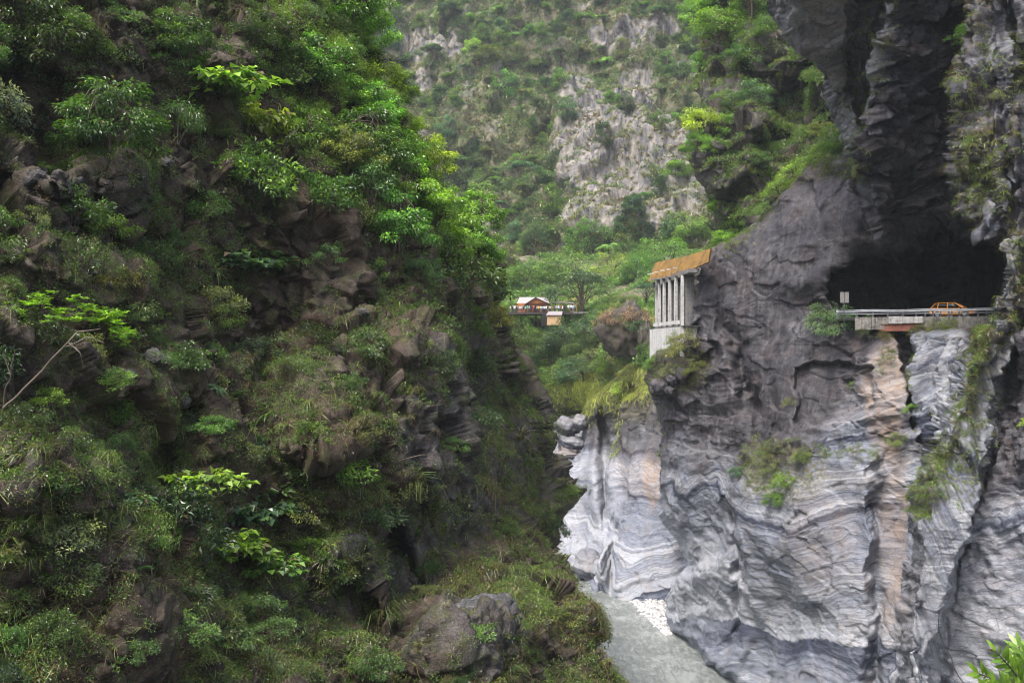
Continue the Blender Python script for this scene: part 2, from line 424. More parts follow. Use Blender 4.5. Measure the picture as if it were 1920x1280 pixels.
def lcDisp(P, Nn, px, py, st):
    s = np.clip(P[:, 1] / 50.0, .7, 2.0)
    wr = np.stack([perlin(P / 2.5, 31), perlin(P / 2.5, 32), perlin(P / 2.5, 33)], 1) * .5
    k = 0.55 + .45 * s
    big = (fbm(P, 11, 3, 1) * 4.0 + fbm(P, 4.0, 2, 4, ridged=True) * .7 * att(1.5)) * k; o = 0
    h, e = facets((P + wr) * np.array([1, 1, .75]), 2.7, 1); o += (h * 1.25 - .25 * np.exp(-e * 14)) * att(1.6)
    h, e = facets((P + wr * .5) * np.array([1, 1, 1.2]), .95, 2); o += (h * .45 - .08 * np.exp(-e * 14)) * att(.8)
    m = ss(-.2, .3, perlin(P / 3.0, 40)) * .8 + .2
    h, e = facets(P, .36, 3); o += (m * (h * .24 - .05 * np.exp(-e * 12)) + fbm(P, .5, 3, 9) * .06) * att(.35)
    eb = np.abs(sdpoly(px, py, [(735, 650), (840, 630), (900, 700), (930, 820), (950, 960), (880, 1010), (800, 1010), (740, 860)]))
    return big, (o * k * (1 - .8 * ss(75, 25, eb) * ss(780, 850, px))).astype(float)
def lcZone(P, px, py):
    z = zero4(px)
    g = blob(px, py, 850, 820, 120, 220) + blob(px, py, 1010, 850, 60, 130) + blob(px, py, 900, 1180, 110, 90) + blob(px, py, 700, 1040, 130, 60) \
        + .7 * blob(px, py, 560, 1130, 120, 90) + .6 * blob(px, py, 80, 1000, 100, 140) + .5 * blob(px, py, 960, 600, 80, 120) + .6 * blob(px, py, 180, 340, 150, 80)
    z[:, 0] = np.clip(g, 0, 1) * .55
    z[:, 1] = np.clip(.6 + .8 * fbm(P, 6, 2, 77), 0, 1)
    return z
ys = np.r_[np.linspace(-300, -20, 50), np.arange(-18, 1300, 2.1), np.linspace(1304, 1900, 60)]
LC = build_mass("left_cliff", ys, LC_L, LC_R, 740, lcD, lcDisp, DROCK, lcZone, wrapR=26, rollR=(60, 4), jag=9)

# ---- right cliff: banded marble, overhang, half tunnel
RC_Lpts = [(-350, 1440), (-100, 1452), (0, 1463), (60, 1482), (105, 1528), (180, 1540), (235, 1575), (285, 1598), (300, 1590), (318, 1545), (340, 1490),
           (370, 1452), (400, 1425), (440, 1385), (480, 1338), (520, 1312), (560, 1306), (620, 1308), (643, 1310), (652, 1276), (664, 1240), (684, 1216), (705, 1212), (760, 1226),
           (850, 1236), (960, 1240), (1000, 1262), (1060, 1290), (1100, 1263), (1150, 1251), (1182, 1256), (1210, 1290), (1240, 1328), (1282, 1385), (1330, 1450), (1420, 1560)]
RC_L = curve(RC_Lpts); RC_R = lambda y: np.full(np.shape(y), 2120.0)
rc_D = tps([(1230, 720, 134), (1240, 900, 132), (1250, 1150, 138), (1300, 1000, 126), (1330, 1150, 125), (1385, 1280, 116), (1320, 500, 130), (1325, 650, 126), (1400, 450, 123), (1450, 400, 124),
            (1400, 800, 118), (1400, 1000, 115), (1430, 1240, 111), (1500, 400, 117), (1500, 600, 113), (1500, 800, 108), (1500, 1000, 106), (1500, 1280, 102),
            (1600, 320, 115), (1600, 500, 109), (1600, 640, 105), (1600, 900, 101), (1600, 1280, 96), (1700, 640, 100), (1700, 900, 96), (1700, 1200, 90),
            (1800, 640, 96), (1850, 900, 92), (1850, 1280, 84), (2120, 640, 84), (2120, 1280, 70), (2120, 0, 84), (1700, 1420, 84), (1450, 1420, 98), (1480, 0, 104), (1620, 0, 100), (1700, 300, 104)])
HOLE = [(1549, 520), (1560, 502), (1600, 490), (1660, 484), (1720, 476), (1790, 458), (1850, 446), (1885, 462), (1892, 500), (1872, 560), (1862, 596), (1863, 611),
        (1600, 611), (1572, 600), (1566, 580), (1553, 562)]
BUTT = [(1885, 460), (1925, 430), (1905, 620), (1885, 740), (1850, 880), (1800, 1060), (1765, 1200), (1745, 1330), (1680, 1330), (1700, 1150), (1722, 985), (1745, 870), (1790, 750), (1830, 640), (1866, 560)]
LOWR = [(1905, 620), (2300, 560), (2300, 1500), (1740, 1500), (1765, 1200), (1800, 1060), (1850, 880), (1885, 740)]
UPR = [(1800, -400), (1797, 60), (1788, 250), (1800, 400), (1850, 455), (1892, 470), (1900, 600), (2300, 600), (2300, -400)]
SLAB = [(1640, -400), (1655, 0), (1625, 150), (1610, 290), (1600, 330), (1640, 400), (1650, 470), (1700, 478), (1800, 450), (1800, 380), (1785, 250), (1795, 60), (1800, -400)]
CHUNK = [(1400, -400), (1463, -20), (1482, 60), (1528, 108), (1540, 180), (1572, 235), (1600, 285), (1612, 240), (1590, 120), (1600, 0), (1600, -400)]
def rcD(px, py):
    jq = np.c_[px / 55., py / 55., px * 0]; jr = np.c_[px / 17., py / 17., px * 0 + 5]
    lock = ss(1540, 1580, px) * ss(575, 595, py) * (1 - ss(620, 660, py)) * ss(1900, 1870, px)
    qx = px + (perlin(jq, 1) * 13 + perlin(jr, 2) * 6) * (1 - lock); qy = py + (perlin(jq, 3) * 13 + perlin(jr, 4) * 6) * (1 - lock)
    D = rc_D(px, py); px0, py0 = px, py; px, py = qx, qy
    D = D - 5 * ss(-6, 10, sdpoly(px, py, CHUNK)) * (1 + (200 - py) / 300.)
    g = sdpoly(px, py, [(1590, -400), (1600, 0), (1590, 120), (1612, 240), (1600, 285), (1622, 150), (1655, 0), (1655, -400)])
    D = D - 4.5 * ss(-6, 12, g)
    s = ss(-5, 9, sdpoly(px, py, SLAB))
    slab = 92.5 + np.clip(py, -300, 480) * .018 + ss(1640, 1800, px - (200 - py) * .1) * 3.5 - 1.5 * np.exp(-((px - (1668 - py * .17)) / 40)**2)
    D = D * (1 - s) + s * slab
    u = ss(-8, 10, sdpoly(px, py, UPR)); D = D * (1 - u) + u * (87 - (px - 1800) * .03 + np.clip(600 - py, 0, 1000) * .004)
    D = D + 2.5 * ss(-14, 14, sdpoly(px, py, [(1770, -400), (1790, 60), (1775, 250), (1790, 400), (1812, 430), (1806, 250), (1815, 60), (1810, -400)]))
    l = ss(-8, 10, sdpoly(px, py, LOWR)); D = D * (1 - l) + l * (83.2 - (px - 1850) * .04 - ss(900, 1400, py) * 3.5)
    b = ss(-9, 9, sdpoly(px, py, BUTT)); D = D * (1 - b) + b * (83 - (py - 450) * .004)
    # gully right of the white rib, niches, ledges
    D = D + 5 * ss(-3, 6, sdpoly(px, py, [(1668, 618), (1703, 618), (1706, 640), (1712, 700), (1722, 760), (1728, 800), (1712, 805), (1700, 760), (1690, 690), (1678, 645)]))
    D = D + 3.5 * ss(-3, 6, sdpoly(px, py, [(1722, 832), (1748, 822), (1768, 850), (1760, 880), (1740, 860)]))
    D = D + 2.5 * ss(-4, 6, sdpoly(px, py, [(1490, 690), (1530, 680), (1645, 690), (1648, 760), (1560, 800), (1490, 800)])) * .6
    D = D - 3.0 * ss(-16, 22, sdpoly(px, py, [(1400, 850), (1450, 820), (1560, 835), (1640, 860), (1645, 1000), (1630, 1300), (1440, 1300), (1400, 1100), (1380, 940)]))
    D = D - 2.0 * ss(-10, 12, sdpoly(px, py, [(1260, 1110), (1300, 1060), (1370, 1040), (1420, 1130), (1400, 1300), (1240, 1300)]))
    D = D + 1.0 * np.exp(-((px - (1648 + 6 * np.sin(py / 60.))) / 9)**2) * ss(880, 920, py)
    D = D + 1.8 * np.exp(-((px - (1383 + 10 * np.sin(py / 40.))) / 12)**2) * ss(940, 990, py) * (1 - ss(1180, 1240, py))
    # dome shoulder, drooping dark bulges, rounded boulders on the lower left
    D = D + 3.0 * np.exp(-((px - (1350 + (py - 560) * .30)) / 16)**2) * ss(540, 620, py) * (1 - ss(800, 840, py))
    D = D - 1.6 * blob(px, py, 1490, 470, 90, 90) - 1.4 * blob(px, py, 1590, 400, 50, 60) + 2 * blob(px, py, 1330, 640, 20, 60) - 2.5 * blob(px, py, 1236, 728, 16, 18)
    # undercut at the waterline
    D = D + 3.0 * ss(-4, 8, sdpoly(px, py, [(1262, 1190), (1300, 1205), (1385, 1262), (1400, 1310), (1300, 1310), (1240, 1230)]))
    soft = ss(0, 75, sdpoly(px, py, [(1575, 470), (1640, 440), (1700, 400), (1790, 370), (1850, 410), (1893, 440), (1893, 520), (1862, 640), (1600, 640)])) * ss(1893, 1865, px)
    D = D + 11 * soft**1.3 * (py0 < 700) * ss(640, 600, py0)
    h = ss(-3, 6, sdpoly(px, py, HOLE)); D = D * (1 - h) + h * (158 - 16 * ss(1560, 1900, px))
    return D
def rcStrata(P, px, py):
    sw = fbm(P, 24, 2, 60) * 4.5 + fbm(P, 7, 2, 61) * .6
    steep = ss(1440, 1260, px) * ss(760, 900, py)
    s = P[:, 2] * (1 - .3 * steep) - P[:, 0] * .33 - (P[:, 0] - 29) * .7 * steep + sw
    up = sdpoly(px, py, SLAB) > 0
    s = np.where(up, P[:, 2] * .9 - P[:, 0] * .45 + P[:, 1] * .4 + sw, s)
    b = sdpoly(px, py, BUTT); t = ss(-10, 10, b)
    s2 = (P[:, 0] * 1.5 + P[:, 2] * .62 + fbm(P, 5, 3, 62) * .8) * 1.0
    return (s * (1 - t) + s2 * t).astype(np.float32)
def n1(s, sc_, seed):
    return perlin(np.c_[s / sc_, s * 0 + seed * 3.7, s * 0], seed)
def rcDisp(P, Nn, px, py, st):
    up = ss(900, 700, py)                      # above the flood line the rock is less polished
    bt = ss(-26, 0, sdpoly(px, py, BUTT)); dome = ss(-10, 40, sdpoly(px, py, [(1310, 500), (1440, 380), (1600, 300), (1650, 480), (1545, 520), (1560, 620), (1640, 700), (1500, 820), (1330, 680)]))
    left = ss(1420, 1330, px) * ss(760, 860, py)
    big = fbm(P, 13, 3, 11) * 2.8 + fbm(P, 4.5, 3, 14, ridged=True) * (.3 + .5 * up + .3 * left) * att(1.5); o = 0
    led = n1(st, 2.6, 4) * .40 + n1(st, .8, 5) * .15 + n1(st, .3, 6) * .06
    o += led * (1 - .7 * dome) * (1 - .85 * bt) * att(1.)
    wr = np.stack([perlin(P / 4, 51), perlin(P / 4, 52), perlin(P / 4, 53)], 1)
    h, e = facets((P + wr) * np.array([.8, .8, 1.5]), 3.8, 5, 1.2); uu = ss(-8, 10, sdpoly(px, py, UPR)); o += (h * .8 - .08 * np.exp(-e * 22)) * (1 - .5 * bt) * (.55 + .45 * up) * att(1.6) * (1 - .85 * uu) * (1 - .35 * dome)
    h, e = facets((P + wr) * np.array([1.3, 1, .28]), 1.9, 12, 1.4); o += uu * (h * .9) * att(1.)
    rough = ss(-.2, .25, perlin(P / 8., 57)) * .9 + .15
    h, e = facets((P + wr * .5) * np.array([.7, .7, 1.6]), 1.15, 6, 1.3); o += (h * .26 - .05 * np.exp(-e * 16)) * rough * (.6 + .4 * up) * att(.8)
    h, e = facets(P * np.array([.8, .8, 1.4]), .45, 7, 1.2); o += h * .10 * rough * att(.4)
    o += fbm(P, .8, 3, 19) * .07
    dark = ss(-5, 10, sdpoly(px, py, SLAB))
    rp = np.c_[P[:, 0] * .9 + P[:, 2] * .35, P[:, 1] * .6, P[:, 2] * .95 - P[:, 0] * .45]
    h, e = facets(rp * np.array([.55, .6, 1.6]), 3.2, 8, 2.2); o += dark * h * 1.2 * att(1.5)
    h, e = facets(rp * np.array([.5, .6, 1.8]), 1.2, 9, 2.0); o += dark * h * .5 * att(.7)
    # vertical flutes on the far right wall
    r = ss(-8, 10, sdpoly(px, py, UPR)) + .5 * ss(1690, 1720, px) * ss(600, 640, py) * (1 - ss(860, 900, py))
    big += np.clip(r, 0, 1) * (perlin(P * np.array([.9, .9, .10]), 71) * 2.0 + perlin(P * np.array([2.4, 2.4, .3]), 72) * .7)
    o += bt * (perlin(np.c_[P[:, 0] * 1.6 + P[:, 2] * .6, P[:, 1], P[:, 2] * .12], 73) * .7 + perlin(np.c_[P[:, 0] * 4 + P[:, 2] * 1.5, P[:, 1], P[:, 2] * .3], 74) * .22)
    o = o * (1 - .4 * dome) * (1 - .3 * (1 - up) * (1 - dark)); big = big * (1 - .4 * dome)
    h = ss(-3, 5, sdpoly(px, py, HOLE)); o = o * (1 - .75 * h); big = big * (1 - .75 * h)
    par = ss(1540, 1590, px) * ss(1880, 1850, px) * ss(570, 596, py) * (1 - ss(618, 640, py))
    return big * (1 - .8 * par), (o * (1 - .8 * par)).astype(float)
def rcZone(P, px, py):
    z = zero4(px); nz = fbm(P, 7, 4, 80); n2 = fbm(P, 2.0, 4, 81)
    lay = fbm(np.c_[P[:, 0] * .35 + P[:, 2] * .14, P[:, 1] * .3, P[:, 2] * 1.1 - P[:, 0] * .55], 2.2, 4, 83)
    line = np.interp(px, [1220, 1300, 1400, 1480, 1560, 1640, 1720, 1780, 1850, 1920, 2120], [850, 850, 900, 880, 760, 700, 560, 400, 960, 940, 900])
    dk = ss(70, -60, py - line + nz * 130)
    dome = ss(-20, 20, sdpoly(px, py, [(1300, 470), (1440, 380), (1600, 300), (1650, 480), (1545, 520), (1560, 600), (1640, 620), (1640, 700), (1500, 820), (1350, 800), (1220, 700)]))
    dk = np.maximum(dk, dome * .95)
    slab = ss(-10, 10, sdpoly(px, py, SLAB)); dk = np.maximum(dk, slab * np.clip(.42 + 2.8 * lay + .4 * ss(420, 480, py), .0, 1))
    upr = ss(-10, 10, sdpoly(px, py, UPR)); dk = dk * (1 - upr) + upr * np.clip(.85 + n2 * 1.0, .45, .97)
    chunk = ss(-8, 8, sdpoly(px, py, CHUNK)); dk = dk * (1 - chunk) + chunk * .35
    butt = ss(-8, 8, sdpoly(px, py, BUTT)); dk = dk * (1 - butt) + butt * np.clip(.30 - ss(750, 1150, py) * .3 + n2 * .7, 0, .8)
    lowr = ss(-8, 8, sdpoly(px, py, LOWR)); dk = np.maximum(dk * (1 - lowr), lowr * ss(1000, 890, py + nz * 80) * .92)
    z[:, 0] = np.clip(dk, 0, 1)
    pe = .9 * blob(px, py, 1665, 730, 45, 130) + .6 * blob(px, py, 1672, 960, 30, 200) + .3 * blob(px, py, 1540, 1010, 70, 100) + .3 * blob(px, py, 1700, 1130, 50, 90) \
        + .35 * blob(px, py, 1560, 740, 90, 60) + .5 * chunk + .15 * blob(px, py, 1860, 1130, 90, 120) + .9 * slab * ss(-.05, .3, nz) + .6 * blob(px, py, 1435, 770, 30, 50)
    z[:, 1] = np.clip(pe * (1 + nz), 0, 1)
    z[:, 0] *= 1 - .85 * np.clip(blob(px, py, 1665, 730, 42, 120), 0, 1)
    rib = ss(-3, 6, sdpoly(px, py, [(1763, 632), (1788, 618), (1786, 700), (1790, 790), (1778, 850), (1768, 760), (1762, 690)]))
    ridge = np.exp(-((px - (1700 - np.clip(py, 0, 300) * .30 - 34)) / 22)**2) * (1 - ss(300, 330, py))
    edge = np.exp(-((px - np.interp(py, [460, 620, 740, 880, 1060, 1330], [1918, 1903, 1878, 1846, 1796, 1748])) / 6)**2) * ss(520, 600, py)
    z[:, 0] *= 1 - np.clip(rib + .8 * ridge + .8 * edge, 0, 1)
    z[:, 2] = np.clip(rib + .9 * ridge + .7 * edge + .75 * blob(px, py, 1275, 1140, 50, 90) + .45 * blob(px, py, 1340, 1070, 80, 120) + butt * ss(850, 1100, py) * .6
                      + .35 * ss(1000, 1280, py) * ss(-.1, .3, nz) + .35 * lowr * ss(950, 1050, py) + .5 * blob(px, py, 1250, 970, 20, 60), 0, 1)
    z[:, 3] = np.clip(.5 * butt * ss(900, 600, py) + .4 * upr * ss(0, .3, n2) + .8 * blob(px, py, 1470, 890, 90, 60) + .6 * blob(px, py, 1270, 690, 70, 50) + .2 * chunk, 0, 1)
    return z
ys = np.r_[np.linspace(-350, -20, 70), np.arange(-18, 1300, 1.7), np.linspace(1302, 1420, 40)]
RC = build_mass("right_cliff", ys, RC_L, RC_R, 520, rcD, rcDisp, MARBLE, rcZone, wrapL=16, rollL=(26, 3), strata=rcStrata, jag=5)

# ---- pale wall further up the gorge
WW_L = curve([(640, 1240), (680, 1190), (715, 1150), (738, 1122), (752, 1102), (776, 1092), (786, 1040), (1200, 1005)])
ww_D = tps([(1060, 790, 206), (1060, 900, 190), (1120, 800, 196), (1120, 1095, 163), (1160, 900, 176), (1200, 1000, 166), (1260, 1100, 158), (1300, 900, 160), (1300, 1100, 156),
            (1200, 720, 180), (1300, 720, 168), (1080, 1020, 176), (1130, 760, 190), (1100, 960, 182), (1200, 1150, 158), (1330, 1150, 154)])
def wwD(px, py):
    D = ww_D(px, py)
    D = D - 6 * ss(-6, 10, sdpoly(px, py, [(1160, 760), (1235, 700), (1330, 700), (1330, 1150), (1150, 1150), (1120, 1060), (1140, 960), (1175, 930), (1172, 850), (1150, 800)]))
    D = D + 4 * ss(-4, 8, sdpoly(px, py, [(1048, 700), (1098, 700), (1095, 800), (1092, 850), (1046, 880)]))
    D = D + 3 * np.exp(-((px - (1138 + (py - 900) * .05)) / 9)**2) - 3 * np.exp(-((px - (1120 + 6 * np.sin(py / 50.))) / 12)**2)
    return D
def wwDisp(P, Nn, px, py, st):
    big = fbm(P, 12, 3, 21) * 1.7 + fbm(P, 5, 3, 24, ridged=True) * .35; o = 0
    led = n1(st, 2.2, 14) * .5 + n1(st, .8, 15) * .3
    o += led * ss(880, 1020, py + (px - 1150) * -.3)
    wr = np.stack([perlin(P / 3, 51), perlin(P / 3, 52), perlin(P / 3, 53)], 1)
    h, e = facets((P + wr) * np.array([1, 1, .6]), 3.4, 15, 1.3); up = ss(860, 780, py)
    o += (h * .9 - .2 * np.exp(-e * 14)) * (.35 + .9 * up) * att(1.6)
    pile = ss(-6, 6, sdpoly(px, py, [(1030, 770), (1096, 770), (1093, 850), (1060, 880), (1030, 880)]))
    h, e = facets((P + wr) * np.array([.7, 1, 1.1]), 2.6, 17, 1.2); o += pile * (h * 1.6 - .9 * np.exp(-e * 7))
    h, e = facets((P + wr) * np.array([1, 1, .8]), 1.2, 16, 1.3); o += h * .3 * (.3 + up) * att(.8)
    ef = .25 + .75 * ss(0, 45, px - WW_L(py)); return big * ef, (o * ef).astype(float)
def wwStrata(P, px, py):
    return (P[:, 2] - P[:, 0] * .12 + fbm(P, 18, 3, 90) * 4 + fbm(P, 5, 3, 91) * 1.0).astype(np.float32)
def wwZone(P, px, py):
    z = zero4(px); nz = fbm(P, 7, 4, 85)
    line = np.interp(px, [1040, 1090, 1110, 1140, 1180, 1220, 1300], [700, 760, 830, 830, 850, 830, 840])
    z[:, 0] = ss(40, -30, py - line + nz * 70) * .9
    white = ss(-14, 14, sdpoly(px, py, [(1040, 850), (1110, 830), (1150, 860), (1172, 930), (1150, 1010), (1130, 1110), (1040, 1110)]))
    z[:, 2] = np.clip(white * (.55 + nz) + ss(-8, 8, sdpoly(px, py, [(1040, 780), (1095, 780), (1090, 850), (1040, 850)])) * .5, 0, 1)
    pile = ss(-6, 6, sdpoly(px, py, [(1030, 770), (1096, 770), (1093, 850), (1060, 880), (1030, 880)])); z[:, 0] = z[:, 0] * (1 - pile) + .12 * pile; z[:, 2] = z[:, 2] * (1 - pile) + .12 * pile
    z[:, 1] = np.clip(.8 * blob(px, py, 1226, 900, 18, 66) + .35 * blob(px, py, 1190, 880, 40, 60) + .9 * blob(px, py, 1066, 845, 26, 14), 0, 1)
    z[:, 3] = np.clip(.6 * blob(px, py, 1180, 750, 60, 40) + .25, 0, 1) * ss(860, 780, py)
    return z
ys = np.r_[np.arange(664, 1125, 1.5), np.linspace(1127, 1200, 14)]
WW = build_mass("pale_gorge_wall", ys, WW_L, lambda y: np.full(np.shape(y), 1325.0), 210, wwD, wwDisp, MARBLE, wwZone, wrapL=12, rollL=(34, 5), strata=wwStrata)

# ---- wooded shoulder on the right, below the overhang
SH_L = curve([(-350, 1240), (-100, 1288), (0, 1300), (90, 1318), (150, 1330), (200, 1326), (245, 1300), (290, 1284), (325, 1292), (352, 1318), (380, 1334), (420, 1338), (470, 1318), (540, 1316), (700, 1316)])
sh_D = tps([(1300, -300, 190), (1300, 0, 168), (1600, 0, 140), (1330, 150, 158), (1300, 290, 146), (1340, 400, 146), (1340, 500, 142), (1450, 300, 142), (1560, 300, 134), (1450, 100, 152), (1560, 150, 140), (1640, 300, 128), (1640, 600, 124), (1450, 450, 132), (1640, -300, 160), (1400, 600, 134)])
def shD(px, py):
    D = sh_D(px, py)
    D = D - 4.5 * ss(-8, 14, sdpoly(px, py, [(1270, 200), (1400, 180), (1440, 250), (1400, 330), (1360, 370), (1270, 370)]))
    D = D + 5 * blob(px, py, 1500, 200, 70, 50) + 4 * blob(px, py, 1450, 260, 40, 22) - 3 * blob(px, py, 1460, 110, 70, 40)
    return D
def shDisp(P, Nn, px, py, st):
    wr = np.stack([perlin(P / 4, 51), perlin(P / 4, 52), perlin(P / 4, 53)], 1)
    big = fbm(P, 14, 3, 31) * 5 + fbm(P, 5, 3, 34, ridged=True) * 1.4 * att(2); o = 0
    h, e = facets((P + wr) * np.array([1, 1, 1.3]), 4.2, 25); o += (h * 2.6 - .4 * np.exp(-e * 12)) * att(2)
    h, e = facets(P + wr, 1.5, 26); o += h * .9 * att(1)
    return big, o.astype(float)
def shZone(P, px, py):
    z = zero4(px); z[:, 0] = np.clip(.45 + .6 * fbm(P, 9, 2, 88), 0, 1); z[:, 1] = .35; return z
ys = np.r_[np.linspace(-350, -20, 50), np.arange(-18, 560, 2.2), np.linspace(565, 700, 20)]
SH = build_mass("wooded_shoulder", ys, SH_L, lambda y: np.full(np.shape(y), 1700.0), 190, shD, shDisp, DROCK, shZone, wrapL=22, rollL=(24, 4), jag=8)

# ---- far mountainside
fm_D = tps([(500, -250, 470), (1450, -250, 450), (500, 0, 425), (1450, 0, 395), (950, 0, 420), (600, 300, 370), (1000, 250, 365), (1350, 300, 330), (900, 480, 318), (1200, 480, 292), (1400, 520, 280), (1050, 560, 285), (860, 640, 300), (1400, 640, 270)])
def fmD(px, py):
    D = fm_D(px, py)
    D = D - 10 * ss(-20, 30, sdpoly(px, py, [(1040, 130), (1200, 150), (1330, 300), (1340, 470), (1200, 450), (1090, 470), (1050, 330)]))
    D = D + 9 * np.exp(-((px - (1035 + .1 * (py - 250))) / 26)**2) * ss(200, 260, py) + 7 * np.exp(-((px - (700 + .5 * py)) / 40)**2)
    return D
def fmDisp(P, Nn, px, py, st):
    wr = np.stack([perlin(P / 12, 51), perlin(P / 12, 52), perlin(P / 12, 53)], 1) * 3
    big = fbm(P, 60, 3, 41) * 16 + fbm(P * np.array([1, 1, .45]), 14, 3, 44, ridged=True) * 4; o = 0
    h, e = facets((P + wr) * np.array([1, 1, .32]), 10, 35); o += h * 4 * att(6)
    h, e = facets((P + wr) * np.array([1, 1, .32]), 3.4, 36); o += h * 1.5 * att(2)
    return big, o.astype(float)
ROCKS = [(850, 92, 55, 30), (1180, 78, 85, 22), (1240, 65, 40, 22), (1090, 170, 45, 60), (1110, 270, 70, 120), (1200, 240, 80, 110), (1240, 360, 100, 110), (925, 470, 28, 28), (1290, 330, 60, 120), (795, 150, 18, 30), (780, 80, 40, 30), (1130, 400, 60, 60), (1190, 150, 50, 40)]
def rockmask(px, py, n):
    r = np.zeros(np.shape(px))
    for a in ROCKS: r = np.maximum(r, blob(px, py, *a))
    return ss(.25, .75, r * .95 + n * 1.5)
def fmZone(P, px, py):
    z = zero4(px); z[:, 0] = rockmask(px, py, fbm(P, 16, 4, 95)); return z
ys = np.r_[np.linspace(-250, -20, 50), np.arange(-16, 650, 2.6)]
FM = build_mass("far_mountainside", ys, lambda y: np.full(np.shape(y), 430.0), lambda y: np.full(np.shape(y), 1560.0), 430, fmD, fmDisp, HILL, fmZone)

# ---- valley floor slope between
vs_D = tps([(900, 830, 235), (1100, 830, 235), (1300, 830, 200), (860, 480, 292), (1340, 480, 275), (1050, 540, 262), (960, 560, 250), (1100, 570, 246), (1000, 600, 227), (1230, 560, 215), (930, 620, 222), (1040, 630, 221), (1160, 640, 190), (1340, 640, 165), (1000, 700, 216), (1100, 700, 208), (1200, 700, 184),
             (1040, 755, 211), (1110, 750, 204), (900, 700, 220)])
def vsDisp(P, Nn, px, py, st): return fbm(P, 16, 4, 46) * 3.0, fbm(P, 3, 3, 47) * .5
ys = np.arange(478, 835, 3.0)
VS = build_mass("valley_slope", ys, lambda y: np.full(np.shape(y), 840.0), lambda y: np.full(np.shape(y), 1350.0), 170, lambda a, b: vs_D(a, b), vsDisp, HILL, lambda P, a, b: zero4(a))

# ------------------------------------------------------------------ river and gravel
def mat_water():
    m = N("river_water"); p = m.geo()
    w1 = m.noise(m.scalev(p, (1.2, .35, 1)), 1.3, 7, .7, .5); w2 = m.noise(p, .12, 4, .6); w3 = m.noise(m.scalev(p, (1.5, .5, 1)), 3.2, 4, .7)
    foam = m.mr(m.math('ADD', m.math('MULTIPLY', w1, .6), m.math('MULTIPLY', w2, .5)), .56, .66)
    col = m.ramp(m.math('ADD', m.math('MULTIPLY', w2, .5), m.math('MULTIPLY', w1, .5)), [(.38, (.14, .16, .15)), (.5, (.22, .24, .228)), (.62, (.34, .36, .345))])
    col = m.mix(m.math('MULTIPLY', foam, .35), col, (.42, .44, .42))
    h = m.math('ADD', w1, m.math('MULTIPLY', w3, .4))
    return m.fin(col, .16, m.bump(h, 1.0, .6), spec=.5)
P = np.array([(-60, -20, 0), (120, -20, 0), (120, 260, 0), (-60, 260, 0)], float)
river = tag(mesh_np("river", P, np.array([[0, 1, 2, 3]]), mat_water()), kind='structure')
def mat_stone(name, lo, hi):
    m = N(name); p = m.geo(); oi = m.attr("v")
    n = m.noise(p, 2.5, 6, .7)
    c = m.ramp(m.math('ADD', m.math('MULTIPLY', n, .5), m.math('MULTIPLY', oi, .5)), [(.3, lo), (.75, hi)])
    return m.fin(c, .75, m.bump(m.noise(p, 8, 5, .7), .6, .06), spec=.3)
PEBBLE = mat_stone("pebble", (.22, .22, .22), (.72, .71, .69))
GREYST = mat_stone("grey_stone", (.05, .05, .055), (.30, .29, .28))
def rock_unit(seed, sub=2, amp=.3, sq=(1, 1, .8), blocky=.25):
    bm = bmesh.new(); bmesh.ops.create_icosphere(bm, subdivisions=sub, radius=1)
    V = np.array([v.co[:] for v in bm.verts]); T = np.array([[v.index for v in f.verts] for f in bm.faces]); bm.free()
    f1, f2, c = voronoi(V + seed, .9, seed)
    r = 1 + amp * fbm(V + seed * 3.3, 1.1, 3, seed) + blocky * (c - .5)
    return V * r[:, None] * np.array(sq), T
# gravel bar: heap sheet plus pebbles
rs = np.random.RandomState(3)
GB = [(1166, 1105), (1262, 1103), (1280, 1180), (1250, 1190), (1200, 1143)]
def wpt(px, py): D = EYE * F / (py - 640); return np.array([(px - 960) / F * D, D])
gb = np.array([wpt(*q) for q in GB]); gmin = gb.min(0) - 3; gmax = gb.max(0) + 3
gx, gy = np.meshgrid(np.linspace(gmin[0], gmax[0], 90), np.linspace(gmin[1], gmax[1], 90))
sd_ = sdpoly(gx.ravel(), gy.ravel(), gb)
gz = np.clip(sd_, -3, 4) * .16 + fbm(np.c_[gx.ravel(), gy.ravel(), gx.ravel() * 0], 2, 3, 5) * .15
idx = np.arange(8100).reshape(90, 90); q = np.stack([idx[:-1, :-1], idx[:-1, 1:], idx[1:, 1:], idx[1:, :-1]], 2).reshape(-1, 4)
mesh_np("gravel_bank", np.c_[gx.ravel(), gy.ravel(), gz], q, PEBBLE, True, {'v': ('POINT', 'FLOAT', np.full(8100, .4))})
tag(bpy.data.objects["gravel_bank"], kind='structure')
def join_units(name, units, pos, scl, rot, mat, vv, kind='stuff'):
    VV = []; TT = []; AA = []; base = 0
    for k in range(len(pos)):
        V, T = units[k % len(units)]
        c_, s_ = math.cos(rot[k]), math.sin(rot[k])
        W = V * scl[k]; W = np.c_[W[:, 0] * c_ - W[:, 1] * s_, W[:, 0] * s_ + W[:, 1] * c_, W[:, 2]] + pos[k]
        VV.append(W); TT.append(T + base); base += len(V); AA.append(np.full(len(T), vv[k]))
    o = mesh_np(name, np.concatenate(VV), np.concatenate(TT), mat, True, {'v': ('FACE', 'FLOAT', np.concatenate(AA))})
    return tag(o, kind=kind)
pts = np.c_[rs.uniform(gmin[0], gmax[0], 4200), rs.uniform(gmin[1], gmax[1], 4200)]
s_ = sdpoly(pts[:, 0], pts[:, 1], gb); keep = s_ > -.6 * rs.rand(len(pts)); pts = pts[keep]; s_ = s_[keep]
units = [rock_unit(k, 1, .25, (1, .8, .55)) for k in range(5)]
